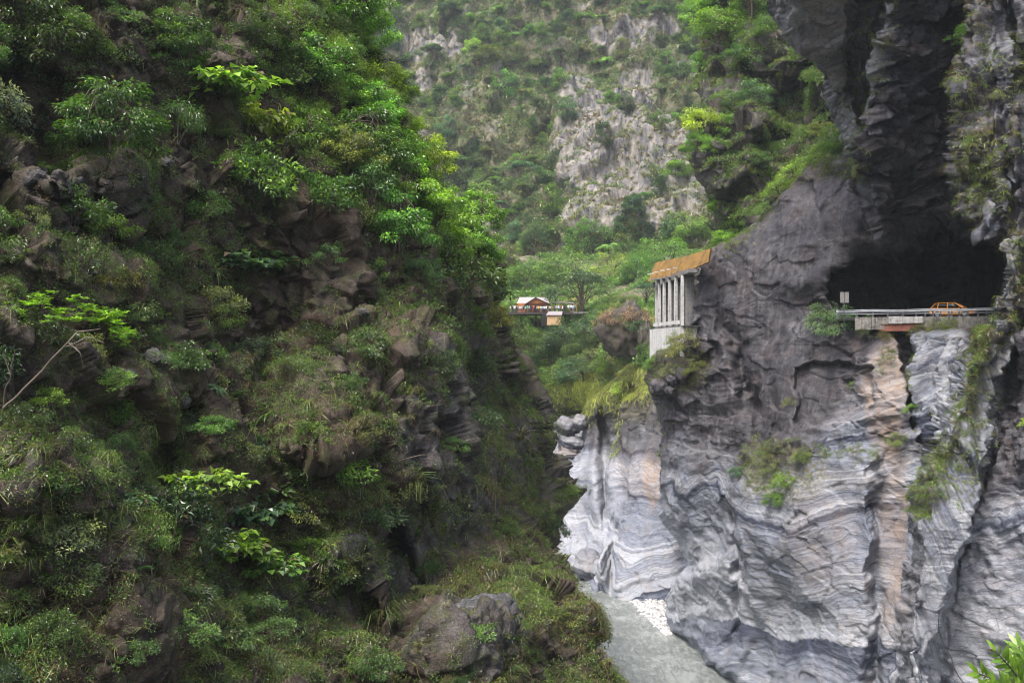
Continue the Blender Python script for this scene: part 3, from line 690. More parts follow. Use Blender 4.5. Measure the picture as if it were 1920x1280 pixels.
join_units("pebbles", units, np.c_[pts, np.clip(s_, -3, 4) * .16 + .05], .10 + .32 * rs.rand(len(pts))**3, rs.rand(len(pts)) * 6, PEBBLE, rs.rand(len(pts)))
# ------------------------------------------------------------------ plants: generators
def nrmz(a): return a / (np.linalg.norm(a, axis=-1, keepdims=True) + 1e-9)
def leaf_quads(pos, d, up, L, W, fold=.25, droop=.15):
    """A folded, pointed leaf of four corners at every position."""
    d = nrmz(d); s = nrmz(np.cross(d, up)); n = np.cross(s, d)
    L = np.asarray(L)[:, None] if np.ndim(L) else L; W = np.asarray(W)[:, None] if np.ndim(W) else W
    a = pos; m = pos + d * L * .45
    b = m + s * W * .5 + n * W * fold; c = pos + d * L - n * L * droop; e = m - s * W * .5 + n * W * fold
    V = np.stack([a, b, c, e], 1).reshape(-1, 3)
    return V, np.arange(len(V)).reshape(-1, 4)
def tube_np(path, r0, r1, sides=5):
    path = np.asarray(path, float); n = len(path); t = nrmz(np.gradient(path, axis=0))
    ref = np.where(np.abs(t[:, 2:3]) > .9, np.array([[1., 0, 0]]), np.array([[0, 0, 1.]]))
    a = nrmz(np.cross(t, ref)); b = np.cross(t, a); r = np.linspace(r0, r1, n)[:, None]
    ang = np.arange(sides) * 2 * np.pi / sides
    V = np.concatenate([path + (a * math.cos(g) + b * math.sin(g)) * r for g in ang]).reshape(sides, n, 3).transpose(1, 0, 2).reshape(-1, 3)
    i = np.arange(n - 1)[:, None]; j = np.arange(sides)[None]
    q = np.stack(np.broadcast_arrays(i * sides + j, i * sides + (j + 1) % sides, (i + 1) * sides + (j + 1) % sides, (i + 1) * sides + j), 2).reshape(-1, 4)
    return V, q
def joinVF(parts):
    VV = []; FF = []; b = 0
    for V, Q in parts: VV.append(V); FF.append(Q + b); b += len(V)
    return np.concatenate(VV), np.concatenate(FF)
def bend(p0, p1, rs, k=.15, n=6):
    p0 = np.asarray(p0, float); p1 = np.asarray(p1, float); L = np.linalg.norm(p1 - p0)
    t = np.linspace(0, 1, n)[:, None]; off = rs.normal(size=3) * L * k
    return p0 * (1 - t) + p1 * t + off * (np.sin(t * np.pi)) + np.array([0, 0, L * .12]) * np.sin(t * np.pi)
def plant(seed, H, R, trunk=.25, nclump=24, cr=.35, per=90, leaf=.1, lw=.45, flat=.6, style='round', stems=3, thick=.03, droop=.15,
          straw=.03, lean=0., hollow=.35, spread=1.0, shape='dome'):
    """foliage mesh + stem mesh of one plant, z up, base at the origin."""
    rs = np.random.RandomState(seed)
    ph = rs.rand(4) * 6.28; cen = []
    for i in range(nclump):
        a = rs.rand() * 6.283; wob = 1 + .28 * math.sin(2 * a + ph[0]) + .18 * math.sin(5 * a + ph[1])
        if shape == 'dome':
            e = math.asin(rs.rand()**.8); rr = 1 - hollow * rs.rand()
            x = R * wob * math.cos(e) * rr; z = trunk * H + (H - trunk * H) * math.sin(e) * rr * (1 + .15 * math.sin(3 * a + ph[2]))
        elif shape == 'umbrella':
            x = R * wob * math.sqrt(rs.rand()); z = H * (.97 - .33 * (x / (R * 1.3))**2) - rs.rand() * H * .10
        elif shape == 'tall':
            t = rs.rand(); x = R * wob * math.sin(math.pi * (.12 + .85 * t))**.8 * (1 - .5 * hollow * rs.rand()); z = H * (trunk + (1 - trunk) * t)
        else:                                   # layered sprays
            lv = rs.randint(0, 4) / 3.; x = R * wob * math.sqrt(rs.rand()) * (1 - .45 * lv); z = H * (trunk + (1 - trunk) * (lv * .9 + .1 * rs.rand()))
        cen.append((x * math.cos(a), x * math.sin(a) + lean * z, z))
    cen = np.array(cen)
    size = cr * (.55 + .9 * rs.rand(nclump))
    parts = []; vv = []; hh = []
    for i in range(nclump):
        n = max(6, int(per * (size[i] / cr)**2 * (.7 + .6 * rs.rand())))
        if style == 'whorl':
            k = max(2, n // 9); q = rs.normal(size=(k, 3)); q = nrmz(q) * (rs.rand(k, 1)**.4); q[:, 2] = np.abs(q[:, 2]) * flat
            cpos = cen[i] + q * size[i]; pos = np.repeat(cpos, 9, 0); az = np.tile(np.arange(9) * .698, k) + np.repeat(rs.rand(k) * 6, 9)
            d = np.c_[np.cos(az), np.sin(az), .25 + .35 * rs.rand(len(az))] + np.repeat(rs.normal(size=(k, 3)) * .25, 9, 0)
            up = np.tile([0, 0, 1.], (len(pos), 1)) + rs.normal(size=(len(pos), 3)) * .15; n = len(pos)
            v = np.repeat(np.clip(.35 + .5 * rs.rand(k) + .25 * q[:, 2], 0, 1), 9)
        else:
            q = nrmz(rs.normal(size=(n, 3))) * (rs.rand(n, 1)**.45); q[:, 2] *= flat
            pos = cen[i] + q * size[i]
            out = nrmz(np.c_[cen[i][0], cen[i][1], 0][0:1] if False else np.array([[cen[i][0], cen[i][1], 0.001]]))
            if style == 'spray':
                d = out * .6 + q / (size[i] * 0 + 1) * .9 + rs.normal(size=(n, 3)) * .35 + [0, 0, -.25]
                up = np.tile([0, 0, 1.], (n, 1)) + rs.normal(size=(n, 3)) * .18
            elif style == 'blade':
                d = out * .5 + rs.normal(size=(n, 3)) * .55 + [0, 0, -.35]; up = np.tile([0, 0, 1.], (n, 1)) + rs.normal(size=(n, 3)) * .4
            else:
                d = out * .3 + q * .8 + rs.normal(size=(n, 3)) * .6 + [0, 0, .05]; up = np.tile([0, 0, .9], (n, 1)) + rs.normal(size=(n, 3)) * .45 + q * .5
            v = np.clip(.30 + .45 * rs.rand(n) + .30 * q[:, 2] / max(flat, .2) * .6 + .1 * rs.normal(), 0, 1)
        L = leaf * (.6 + .7 * rs.rand(n)); parts.append(leaf_quads(pos, d, up, L, L * lw, .22, droop)); vv.append(v)
        hh.append((rs.rand(n) < straw).astype(float))
    V, Q = joinVF(parts); v = np.concatenate(vv); h = np.concatenate(hh)
    fol = mesh_np("foliage", V, Q, LEAF, False, {'v': ('FACE', 'FLOAT', v), 'h': ('FACE', 'FLOAT', h)}, link=False)
    # stems: a few leaders, each carrying the branches to its nearest clumps
    tubes = []; lead = cen[np.argsort(-cen[:, 2])[:max(stems * 3, 3)]]; lead = lead[rs.permutation(len(lead))[:stems]]
    paths = []
    for k in range(stems):
        b0 = np.array([rs.normal() * thick * 2 * spread, rs.normal() * thick * 2 * spread, -.5 * R * .3])
        p = bend(b0, lead[k], rs, .10, 8); paths.append(p); tubes.append(tube_np(p, thick * (1.2 if stems > 1 else 1.6), thick * .35, 6))
    for c_ in cen:
        best = min(paths, key=lambda p: np.linalg.norm(p[-1] - c_)); j = rs.randint(2, 6)
        tubes.append(tube_np(bend(best[j], c_, rs, .12, 5), thick * .45, thick * .12, 4))
    V, Q = joinVF(tubes); st = mesh_np("stem", V, Q, BARK, True, link=False)
    return fol, st
def put(pair, loc, scale, rz, col, name, label, cat, group=None, tilt=0, az=0, parts=("foliage", "stem"), bark=None):
    e = empty(name, loc, rz); e.scale = (scale,) * 3 if np.ndim(scale) == 0 else scale
    if tilt: e.rotation_euler = (Matrix.Rotation(tilt, 3, Vector((-math.sin(az), math.cos(az), 0))) @ Matrix.Rotation(rz, 3, 'Z')).to_euler()
    tag(e, label, cat, group)
    for me, nm in zip(pair, parts):
        o = bpy.data.objects.new(nm, me); C.objects.link(o); o.parent = e; o.color = (*col, 1)
    return e
# colours of foliage (reflectance)
DK = (.045, .085, .030); MD = (.075, .145, .036); GR = (.105, .21, .040); BR = (.15, .285, .05); YG = (.24, .35, .06); BL = (.075, .155, .075); PALE = (.36, .40, .27); OL = (.13, .16, .045)
def tint(c, rs, k=.25):
    f = 1 + k * (rs.rand() * 2 - 1); g = 1 + .16 * (rs.rand() * 2 - 1)
    return (c[0] * f * g, c[1] * f, c[2] * f * (2 - g))

def blades(rs, n, L, w, spreadr=.08, arch=.8, updir=1.0):
    """One tuft of arching blades, three segments each."""
    az = rs.rand(n) * 6.283; l = L * (.5 + .7 * rs.rand(n)); o = np.c_[np.cos(az), np.sin(az), np.zeros(n)]
    b = o * (rs.rand(n, 1) * spreadr); s = np.c_[-np.sin(az), np.cos(az), np.zeros(n)]
    up = np.array([0, 0, 1.]); k = (arch * (.5 + .8 * rs.rand(n)))[:, None]; l = l[:, None]
    p0 = b; p1 = b + (up * .42 * updir + o * .18 * k) * l; p2 = b + (up * .58 * updir + o * .52 * k - up * .12 * k) * l; p3 = b + (up * .48 * updir + o * .9 * k - up * .42 * k) * l
    V = []
    for p, ww in ((p0, .7), (p1, 1), (p2, .8), (p3, .12)): V += [p - s * w * ww * .5, p + s * w * ww * .5]
    V = np.stack(V, 1).reshape(-1, 3); base = np.arange(n)[:, None] * 8
    Q = np.concatenate([base + np.array([[0, 1, 3, 2]]), base + np.array([[2, 3, 5, 4]]), base + np.array([[4, 5, 7, 6]])], 1).reshape(-1, 4)
    return V, Q, np.repeat(rs.rand(n), 3), n * 3
def clump(rs, n, R, flat, leaf, lw=.5, style=0):
    q = nrmz(rs.normal(size=(n, 3))) * (rs.rand(n, 1)**.5); q[:, 2] = np.abs(q[:, 2]) * flat
    d = q + rs.normal(size=(n, 3)) * .6; up = np.tile([0, 0, .9], (n, 1)) + rs.normal(size=(n, 3)) * .5 + q * .4
    L = leaf * (.6 + .7 * rs.rand(n)); V, Q = leaf_quads(q * R, d, up, L, L * lw)
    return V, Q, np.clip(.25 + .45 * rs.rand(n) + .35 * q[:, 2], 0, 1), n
def scatter(name, units, P, Nn, scl, straw, bright, rs, mat, col, kind='stuff', follow=.35, label=None):
    """Many small plants nobody could count, joined into one mesh."""
    VV = []; QQ = []; vv = []; hh = []; base = 0
    which = rs.randint(0, len(units), len(P))
    for k, (V, Q, v, nf) in enumerate(units):
        ix = np.where(which == k)[0]
        if not len(ix): continue
        z = nrmz(np.array([[0, 0, 1.]]) * (1 - follow) + Nn[ix] * follow); a = rs.rand(len(ix)) * 6.283
        x = nrmz(np.cross(np.c_[np.cos(a), np.sin(a), np.zeros(len(ix))], z)); y = np.cross(z, x)
        W = (V[None, :, 0:1] * x[:, None] + V[None, :, 1:2] * y[:, None] + V[None, :, 2:3] * z[:, None]) * scl[ix][:, None, None] + P[ix][:, None]
        nv = len(V); QQ.append((Q[None] + (np.arange(len(ix)) * nv)[:, None, None] + base).reshape(-1, 4)); VV.append(W.reshape(-1, 3)); base += nv * len(ix)
        vv.append(np.clip(v[None] * .8 + .2 * rs.rand(len(ix), 1) + bright[ix][:, None], 0, 1).ravel())
        hh.append(((rs.rand(len(ix), len(v)) < straw[ix][:, None]) * .9).ravel())
    o = mesh_np(name, np.concatenate(VV), np.concatenate(QQ), mat, False, {'v': ('FACE', 'FLOAT', np.concatenate(vv)), 'h': ('FACE', 'FLOAT', np.concatenate(hh))})
    o.color = (*col, 1); return tag(o, label, kind=kind)
def pick(M, n, dens, rs, up=.0, win=(-60, 1990, -60, 1330)):
    """n points of a rock mass, more where dens is high and the ground is less steep."""
    Pp = M.P.reshape(-1, 3); Nn = M.ND.reshape(-1, 3); px = M.PX.ravel(); py = M.PY.ravel()
    m = (px > win[0]) & (px < win[1]) & (py > win[2]) & (py < win[3])
    area = np.linalg.norm(np.cross(np.gradient(M.P, axis=0), np.gradient(M.P, axis=1)), axis=2).ravel()
    area = np.minimum(area, np.median(area) * 3) / (M.P[:, :, 1].ravel()**2)
    w = np.where(m, np.clip(dens(px, py, Pp), 0, 10), 0) * area * np.clip(.35 + Nn[:, 2] + up, .02, 2)
    ix = rs.choice(len(w), n, p=w / w.sum())
    return Pp[ix], Nn[ix], px[ix], py[ix]
# ------------------------------------------------------------------ plants of the left cliff
rs = np.random.RandomState(11)
BARE = [(130, 330, 130, 80, .75), (60, 480, 80, 60, .7), (240, 90, 60, 70, .5), (395, 60, 50, 60, .6), (480, 590, 70, 100, .8), (690, 620, 80, 70, .6), (840, 830, 80, 130, .55), (940, 900, 50, 90, .4),
        (900, 1190, 90, 80, .95), (1040, 1240, 70, 70, .7), (700, 1020, 70, 50, .7), (660, 1130, 60, 60, .6), (1020, 850, 40, 90, .5), (60, 1080, 60, 70, .5), (190, 500, 50, 60, .6),
        (850, 1010, 80, 40, .7), (480, 1180, 60, 60, .4), (270, 690, 60, 50, .6), (600, 700, 50, 50, .5), (900, 660, 40, 80, .5), (1110, 1180, 40, 60, .8), (560, 590, 60, 70, .5)]
def lc_dens(px, py, P):
    b = np.ones(np.shape(px))
    for cx, cy_, rx, ry, k in BARE: b = b * (1 - k * blob(px, py, cx, cy_, rx, ry))
    b = b * (1 + .8 * ss(90, 20, LC_R(py) - px)); b = np.where(py > 980, np.maximum(b, .8 * ss(70, 25, LC_R(py) - px)), b)
    return np.maximum(b, .75 * lush_lit(px, py)) * np.clip(.6 + 2.2 * fbm(P, 5, 3, 101) + .5 * lush_lit(px, py), .04, 2)
def lush_lit(px, py): return ss(-60, 120, sdpoly(px, py, [(430, -60), (640, -60), (980, 560), (900, 560), (800, 500), (700, 470), (560, 400), (470, 250)]))  # dense growth; also the mask that puts skyline sunlight into leaf colour
# grass tufts and dead blades
tu = [blades(np.random.RandomState(k), 15, .62, .022, .1, .9) for k in range(6)] + [blades(np.random.RandomState(20 + k), 16, .75, .022, .1, 1.3, .55) for k in range(4)]
Pp, Nn, px, py = pick(LC, 8500, lambda a, b, P: lc_dens(a, b, P) * (1 + 1.2 * ss(500, 900, b)) * (1 + 1.5 * ss(560, 800, a)) * (1 - .6 * ss(400, 100, b)), rs, .15)
dry = np.clip(.30 + 1.6 * fbm(Pp, 4, 3, 102) + .25 * ss(600, 900, py) + .15 * ss(700, 950, px), .03, .92)
scatter("cliff_grass", tu, Pp - Nn * .05, Nn, (.45 + .7 * rs.rand(len(Pp))) * np.clip(Pp[:, 1] / 50, .7, 1.4), dry, np.zeros(len(Pp)) + .02, rs, LEAF, (.12, .19, .045), follow=.45)
# low leafy undergrowth and creepers
cu = [clump(np.random.RandomState(k), 46, .32, .7, .085, .5) for k in range(6)]
Pp, Nn, px, py = pick(LC, 19000, lambda a, b, P: lc_dens(a, b, P) * (1 + 1.3 * lush_lit(a, b)), rs, .1)
scatter("undergrowth", cu, Pp - Nn * .04, Nn, (.6 + 1.0 * rs.rand(len(Pp))) * np.clip(Pp[:, 1] / 48, .7, 1.6), np.full(len(Pp), .06), .05 * rs.randn(len(Pp)) + .28 * lush_lit(px, py), rs, LEAF, (.095, .165, .042), follow=.6)  # leaves lighter along the skyline, sunlight put into their colour
# dead leaf litter
li = [clump(np.random.RandomState(k + 50), 30, .45, .25, .09, .45) for k in range(4)]
Pp, Nn, px, py = pick(LC, 3200, lambda a, b, P: lc_dens(a, b, P)**.3 * np.clip(.2 + 3 * fbm(P, 3, 3, 109), 0, 2), rs, .3)
scatter("leaf_litter", li, Pp + Nn * .02, Nn, .5 + .8 * rs.rand(len(Pp)), np.full(len(Pp), .97), .0 * px, rs, LEAF, (.05, .03, .015), follow=.95)

SHR = [plant(100 + k, 1.5, 1.15, .22, 32, .34, 56, .135, .45, .6, 'round', 4, .022) for k in range(4)] + \
      [plant(110 + k, 1.5, 1.25, .2, 28, .36, 56, .15, .36, .45, 'spray', 4, .022, .2) for k in range(3)] + \
      [plant(120 + k, 1.3, 1.2, .15, 24, .38, 70, .13, .20, .6, 'blade', 5, .018, .3, straw=.12) for k in range(2)]
WH = [plant(130 + k, 1.4, 1.5, .3, 26, .30, 70, .15, .36, .5, 'whorl', 4, .03, .2) for k in range(2)]
TR = [plant(140 + k, 3.6, 2.2, .30, 46, .55, 90, .21, .5, .5, 'spray', 2, .07, .2, shape='dome') for k in range(4)]
BIG = [plant(150 + k, 1.5, 1.2, .25, 18, .42, 26, .30, .85, .35, 'spray', 3, .025, .25) for k in range(3)]
PINE = plant(160, 3.0, 1.3, .7, 22, .34, 70, .12, .2, .35, 'blade', 1, .07, .1, shape='umbrella')
placed = []
def plant_at(M, px, py, wpx, pair, base_w, col, name, label, cat, group=None, sink=.1, rnd=rs, zs=1., dy=0.35):
    """A plant whose spread covers wpx photograph pixels, rooted below its middle."""
    p, n = on(M, px, py + wpx * dy)
    s = wpx / F * p[1] / (2.1 * base_w)
    e = put(pair, Vector(p - n * sink * s), (s, s, s * zs), rnd.rand() * 6.28, tint(col, rnd, .18), name, label, cat, group)
    placed.append((e, px, py)); return e
HERO = [
 (12, 150, 150, 'r', PALE, "pale_shrub", "large pale whitish-leaved shrub at the far upper left edge of the overgrown left cliff", .9),
 (400, 155, 130, 'b', YG, "broadleaf_shrub", "brilliant yellow-green large-leaved plant glowing high on the left cliff above the stony gully", .5),
 (475, 215, 95, 'b', YG, "broadleaf_shrub", "brilliant yellow-green large-leaved plant just right of the brightest one, high on the left", .8),
 (70, 600, 170, 'w', (.22, .38, .05), "whorled_shrub", "shrub with yellow-green leaf whorls at the left edge level with the taxi", 1.1),
 (210, 600, 190, 'w', (.22, .38, .05), "whorled_shrub", "shrub with yellow-green leaf whorls above a long bare branch, level with the taxi", 1.1),
 (430, 468, 100, 'b', BL, "broadleaf_shrub", "blue-green plant with leaves in flat layers in the dark middle of the left cliff", .5),
 (385, 880, 110, 'b', BR, "broadleaf_shrub", "yellow-green large-leaved plant low on the left cliff, upper one of the bright group", .5),
 (450, 995, 110, 'b', BR, "broadleaf_shrub", "bright green large-leaved plant low on the left cliff, lowest-left of the bright group", .5),
 (515, 930, 110, 'b', BL, "broadleaf_shrub", "blue-tinged large-leaved plant at the right of the bright low group", .6),
 (520, 1040, 90, 'b', GR, "broadleaf_shrub", "green large-leaved plant hanging below the bright group low on the left cliff", .5),
 (170, 945, 70, 'b', BL, "broadleaf_shrub", "small plant with wide blue-green leaves on the lower left cliff beside dead straw", .4),
 (400, 560, 100, 'r', (.22, .28, .13), "pale_shrub", "pale-topped shrub standing over the dark hollow in the middle of the left cliff", .8),
 (620, 860, 150, 's', BR, "feathery_shrub", "bright feathery green shrub on the lower middle of the left cliff", .7),
 (60, 1030, 130, 'r', (.22, .28, .14), "pale_shrub", "pale green speckled shrub at the lower left edge of the left cliff", .8),
 (290, 1210, 110, 'r', (.18, .28, .08), "pale_shrub", "light green shrub with white-tipped leaves at the bottom left of the left cliff", .8),
 (280, 1075, 100, 's', GR, "leafy_shrub", "fresh green low shrub below the big dark shrub on the lower left cliff", .6),
 (400, 810, 90, 's', BR, "leafy_shrub", "small fresh-topped shrub above the bright large-leaved group on the left cliff", .6),
 (330, 670, 110, 'r', MD, "leafy_shrub", "grey-green shrub on the brown rock right of the long bare branch", .7),
 (500, 665, 110, 'r', (.10, .15, .08), "leafy_shrub", "greyish glossy shrub below the darkest hollow of the left cliff", .6),
 (330, 970, 210, 'r', DK, "leafy_shrub", "big dark dense shrub behind the bright large-leaved group on the left cliff", .8),
 (140, 380, 120, 'r', MD, "leafy_shrub", "dark green shrub growing down over the brown stony gully on the left", .9),
 (470, 330, 190, 'r', GR, "leafy_shrub", "wide bushy shrub under the yellow-green plants high on the left cliff", .9),
 (640, 390, 130, 'r', MD, "leafy_shrub", "broad green bush in the upper middle of the left cliff", .8),
 (550, 380, 140, 'r', GR, "leafy_shrub", "broad mid-green bush left of the rocky hollow high on the left cliff", .8),
 (830, 510, 170, 'r', MD, "leafy_shrub", "large dark green bush crowning the rock nose just left of the pavilion", .8),
 (910, 515, 90, 's', OL, "leafy_shrub", "olive bush at the tip of the rock nose above the pavilion roof", .8),
 (750, 890, 130, 't', OL, "feathery_shrub", "olive feathery shrub left of the dark rock buttress", .6),
 (845, 715, 90, 's', DK, "leafy_shrub", "dark shrub hanging on the top of the dark rock buttress", .7), (880, 790, 80, 't', OL, "feathery_shrub", "olive drooping shrub on the right side of the dark rock buttress", .7),
 (820, 800, 80, 'r', DK, "leafy_shrub", "dark small-leaved shrub in the middle of the dark rock buttress", .7), (870, 860, 70, 't', OL, "feathery_shrub", "straw-olive shrub on the lower part of the dark rock buttress", .7),
 (980, 1100, 130, 't', GR, "leafy_shrub", "bright green bush on top of the lowest dark boulder by the river", .6),
 (1080, 1075, 60, 't', OL, "leafy_shrub", "small olive tuft bush at the river edge of the lower left cliff", .6),
 (480, 1140, 100, 's', MD, "leafy_shrub", "grey-green bush over the bottom middle gully of the left cliff", .6),
]
K = {'r': (SHR[:4], 1.15), 's': (SHR[4:7], 1.25), 't': (SHR[7:], 1.2), 'w': (WH, 1.5), 'b': (BIG, 1.2)}
for i, (x, y, w, k, col, nm, lb, zs) in enumerate(HERO):
    lst, bw = K[k]; w = w * (1.35 if k == 'b' else 1); plant_at(LC, x, y, w, lst[i % len(lst)], bw, col, nm, lb, "shrub", "shrubs on the left cliff", zs=zs + .2)
# trees along the skyline of the left cliff
EDGE = [(655, 45, 110, BR, "bright leafy tree reaching out at the very top of the left cliff's edge"),
        (610, 10, 120, GR, "leafy tree at the top frame behind the reaching branch on the left cliff"),
        (690, 130, 110, YG, "sunlit yellow-green tree near the top of the left cliff's edge"),
        (640, 170, 100, BR, "bright green tree just inside the upper edge of the left cliff"),
        (570, 110, 120, GR, "fresh green tree below the branch on the upper left cliff"),
        (760, 235, 95, YG, "sunlit yellow-green tree right of the small flat-topped pine"),
        (740, 300, 110, GR, "mid-green tree below the small flat-topped pine"),
        (800, 280, 90, YG, "sunlit yellow-green tree on the edge between pine and rock nose, upper of two"),
        (835, 345, 100, BR, "sunlit bright tree on the edge between pine and rock nose, lower of two"),
        (790, 390, 110, BR, "bright green tree left of the edge above the rock nose"),
        (880, 400, 90, BR, "bright tree standing out on the edge above the rock nose"),
        (700, 420, 120, GR, "loose green tree with dark bare stems in the upper right part of the left cliff"),
        (880, 460, 90, GR, "green tree just over the dark bush on the rock nose"),
        (820, 440, 100, BR, "fresh green tree between the loose tree and the rock nose"),
        (560, 235, 120, GR, "green tree right of the yellow-green large-leaved plants"),
        (650, 270, 130, MD, "dark green tree in the middle of the upper slope of the left cliff"),
        (500, 60, 110, MD, "dark tree beside the brown rock band at the top of the left cliff"),
        (335, 60, 120, MD, "dark green tree right of the brown top rock of the left cliff"),
        (100, 40, 200, DK, "large dark tree across the top left corner"),
        (230, 170, 190, MD, "wide dark green tree in the upper left, left of the yellow-green plants"),
        (900, 590, 60, OL, "small olive tree clinging below the rock nose"),
        (720, 80, 70, BR, "bright tree behind the skyline above the small flat-topped pine"), (780, 180, 70, GR, "green tree on the skyline right of the small flat-topped pine"),
        (850, 290, 60, YG, "yellow-green treetop on the left cliff's skyline, halfway to the rock nose"), (690, 210, 110, BR, "bright tree left of the small flat-topped pine"), (760, 340, 100, YG, "yellow-green tree inside the skyline, below the pine"),
        (700, 330, 100, GR, "green tree in the upper slope under the pine, left of the yellow-green one"), (870, 360, 60, BR, "small bright treetop on the skyline above the rock nose"), (600, 310, 100, OL, "olive tree in the middle of the left cliff's upper slope"),
        (945, 560, 50, OL, "small olive tree just left of the pavilion crowd")]
for i, (x, y, w, col, lb) in enumerate(EDGE):
    w = w * (1.25 if x > 560 else 1.1); col = tuple(c * (1.3 if x > 560 else 1) for c in col)  # skyline trees get lighter leaf colour in place of sunlight
    plant_at(LC, x, y, w, TR[i % 4], 2.2, col, "cliff_tree", lb , "tree", "trees on the left cliff", dy=.55)
p, n = on(LC, 712, 205)
put(PINE, Vector(p), 1.35, 1.0, (.018, .035, .016), "flat_topped_pine", "small dark flat-topped pine leaning out from the upper edge of the left cliff", "tree")
# the rest of the shrubs: placed where the density says so; labelled by their row and place in it
cand = pick(LC, 4000, lambda a, b, P: lc_dens(a, b, P)**1.3 * (1 - .55 * ss(700, 850, b) * ss(560, 700, a)), rs, .2, (-30, 1060, -20, 1300))
got = [(x, y, 60) for x, y, *_ in HERO] + [(x, y, 50) for x, y, *_ in EDGE]; auto = []
for P_, n_, x, y in zip(*cand):
    w = (62 + 70 * rs.rand()) * (1.1 - .35 * x / 1000)
    if all(math.hypot(x - a, y - b) > (w + c) * .36 for a, b, c in got):
        got.append((x, y, w)); auto.append((P_, n_, x, y, w))
    if len(auto) >= 235: break
ROWS = [(-50, 120, "at the very top"), (120, 240, "level with the small pine"), (240, 360, "level with the striped dome"), (360, 480, "level with the rock shed's roof"),
        (480, 600, "level with the pavilion"), (600, 720, "level with the red steel beam"), (720, 840, "below the red steel beam"), (840, 960, "level with the pale gorge wall"),
        (960, 1080, "just above the gravel bank"), (1080, 1200, "level with the gravel bank"), (1200, 1400, "at the very bottom")]
ORD = ["first", "second", "third"] + [f"{k}th" for k in range(4, 21)] + ["21st", "22nd", "23rd"] + [f"{k}th" for k in range(24, 60)]
kinds = [(DK, "dark"), (MD, "mid-green"), (GR, "fresh green"), (OL, "olive"), (BR, "bright green")]
for lo, hi, txt in ROWS:
    row = sorted([a for a in auto if lo <= a[3] < hi], key=lambda a: a[2])
    for j, (P_, n_, x, y, w) in enumerate(row):
        br = float(lush_lit(np.array([x]), np.array([y]))[0]); dryk = ss(600, 850, y) * ss(500, 800, x)  # skyline shrubs lean to brighter greens, sunlight put into the colour
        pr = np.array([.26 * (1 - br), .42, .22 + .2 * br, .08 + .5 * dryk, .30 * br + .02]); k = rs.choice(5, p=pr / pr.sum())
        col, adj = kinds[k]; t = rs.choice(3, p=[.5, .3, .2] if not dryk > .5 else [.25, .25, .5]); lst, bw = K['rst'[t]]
        s = w / F * P_[1] / (2.1 * bw)
        tl = float(np.clip(.5 - n_[2] * .5, 0, .5)); az = math.atan2(n_[1], n_[0])
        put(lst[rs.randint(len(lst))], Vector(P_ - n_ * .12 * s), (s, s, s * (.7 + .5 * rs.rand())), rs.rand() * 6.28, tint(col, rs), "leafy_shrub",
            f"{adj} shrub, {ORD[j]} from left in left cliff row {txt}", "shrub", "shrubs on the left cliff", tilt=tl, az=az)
# long bare branch at the left, and dry branches
def branch(name, pts, r0, r1, label, twigs=(), mat=BARKP):
    path = np.array([at(*q) for q in pts]); t = np.linspace(0, 1, len(path)); tt = np.linspace(0, 1, 24)
    P_ = np.stack([np.interp(tt, t, path[:, k]) for k in range(3)], 1); P_ += np.stack([perlin(P_ * 1.3, 200 + k) for k in range(3)], 1) * .06
    root = P_[0].copy(); parts = [tube_np(P_ - root, r0, r1, 7)]
    for i0, pts2, r in twigs:
        q = np.array([P_[i0]] + [at(*a) for a in pts2]); t2 = np.linspace(0, 1, len(q)); u2 = np.linspace(0, 1, 12)
        Q_ = np.stack([np.interp(u2, t2, q[:, k]) for k in range(3)], 1); Q_ += np.stack([perlin(Q_ * 2, 210 + k) for k in range(3)], 1) * .04
        Q_[0] = P_[i0]; parts.append(tube_np(Q_ - root, r, r * .3, 5))
    V, Q = joinVF(parts); o = mesh_np(name, V, Q, mat, True); o.location = Vector(root); return tag(o, label, "branch")
branch("bare_branch", [(8, 765, 26.5), (60, 715, 26), (105, 665, 25.5), (130, 640, 25.4), (146, 622, 25.5)], .034, .018, "long bare pale branch rising to the right under the yellow-green whorled shrubs",
       [(15, [(165, 632, 25.2), (195, 643, 25.1)], .02), (23, [(165, 620, 25.4), (186, 617, 25.2)], .02), (17, [(150, 660, 25.3), (160, 690, 25.5)], .02)])
branch("bare_branch", [(4, 770, 27), (14, 720, 26.6), (22, 690, 26.2), (28, 655, 26)], .025, .012, "thin upright bare branch at the left edge beside the long pale one", [(12, [(5, 660, 26.3)], .02)])
branch("reaching_branch", [(518, 85, 61), (535, 68, 60.4), (560, 62, 60), (585, 45, 59.8), (600, 28, 59.6)], .14, .06, "dark branch curving out to the right under the top trees of the left cliff", [(14, [(590, 75, 59.5), (600, 90, 59)], .06)], BARK)
branch("bare_branch", [(690, 425, 68), (705, 400, 67.5), (712, 365, 67), (730, 330, 66.5)], .12, .05, "dark forked bare stem in front of the loose green tree", [(10, [(690, 360, 67), (682, 330, 67)], .06), (8, [(725, 390, 67), (748, 370, 67)], .05)], BARK)
branch("bare_branch", [(725, 895, 46), (738, 870, 45), (760, 860, 44.6), (798, 852, 44.5)], .03, .015, "thin pale twig arching over the olive shrub left of the dark buttress", [(12, [(770, 840, 44.5)], .012)])
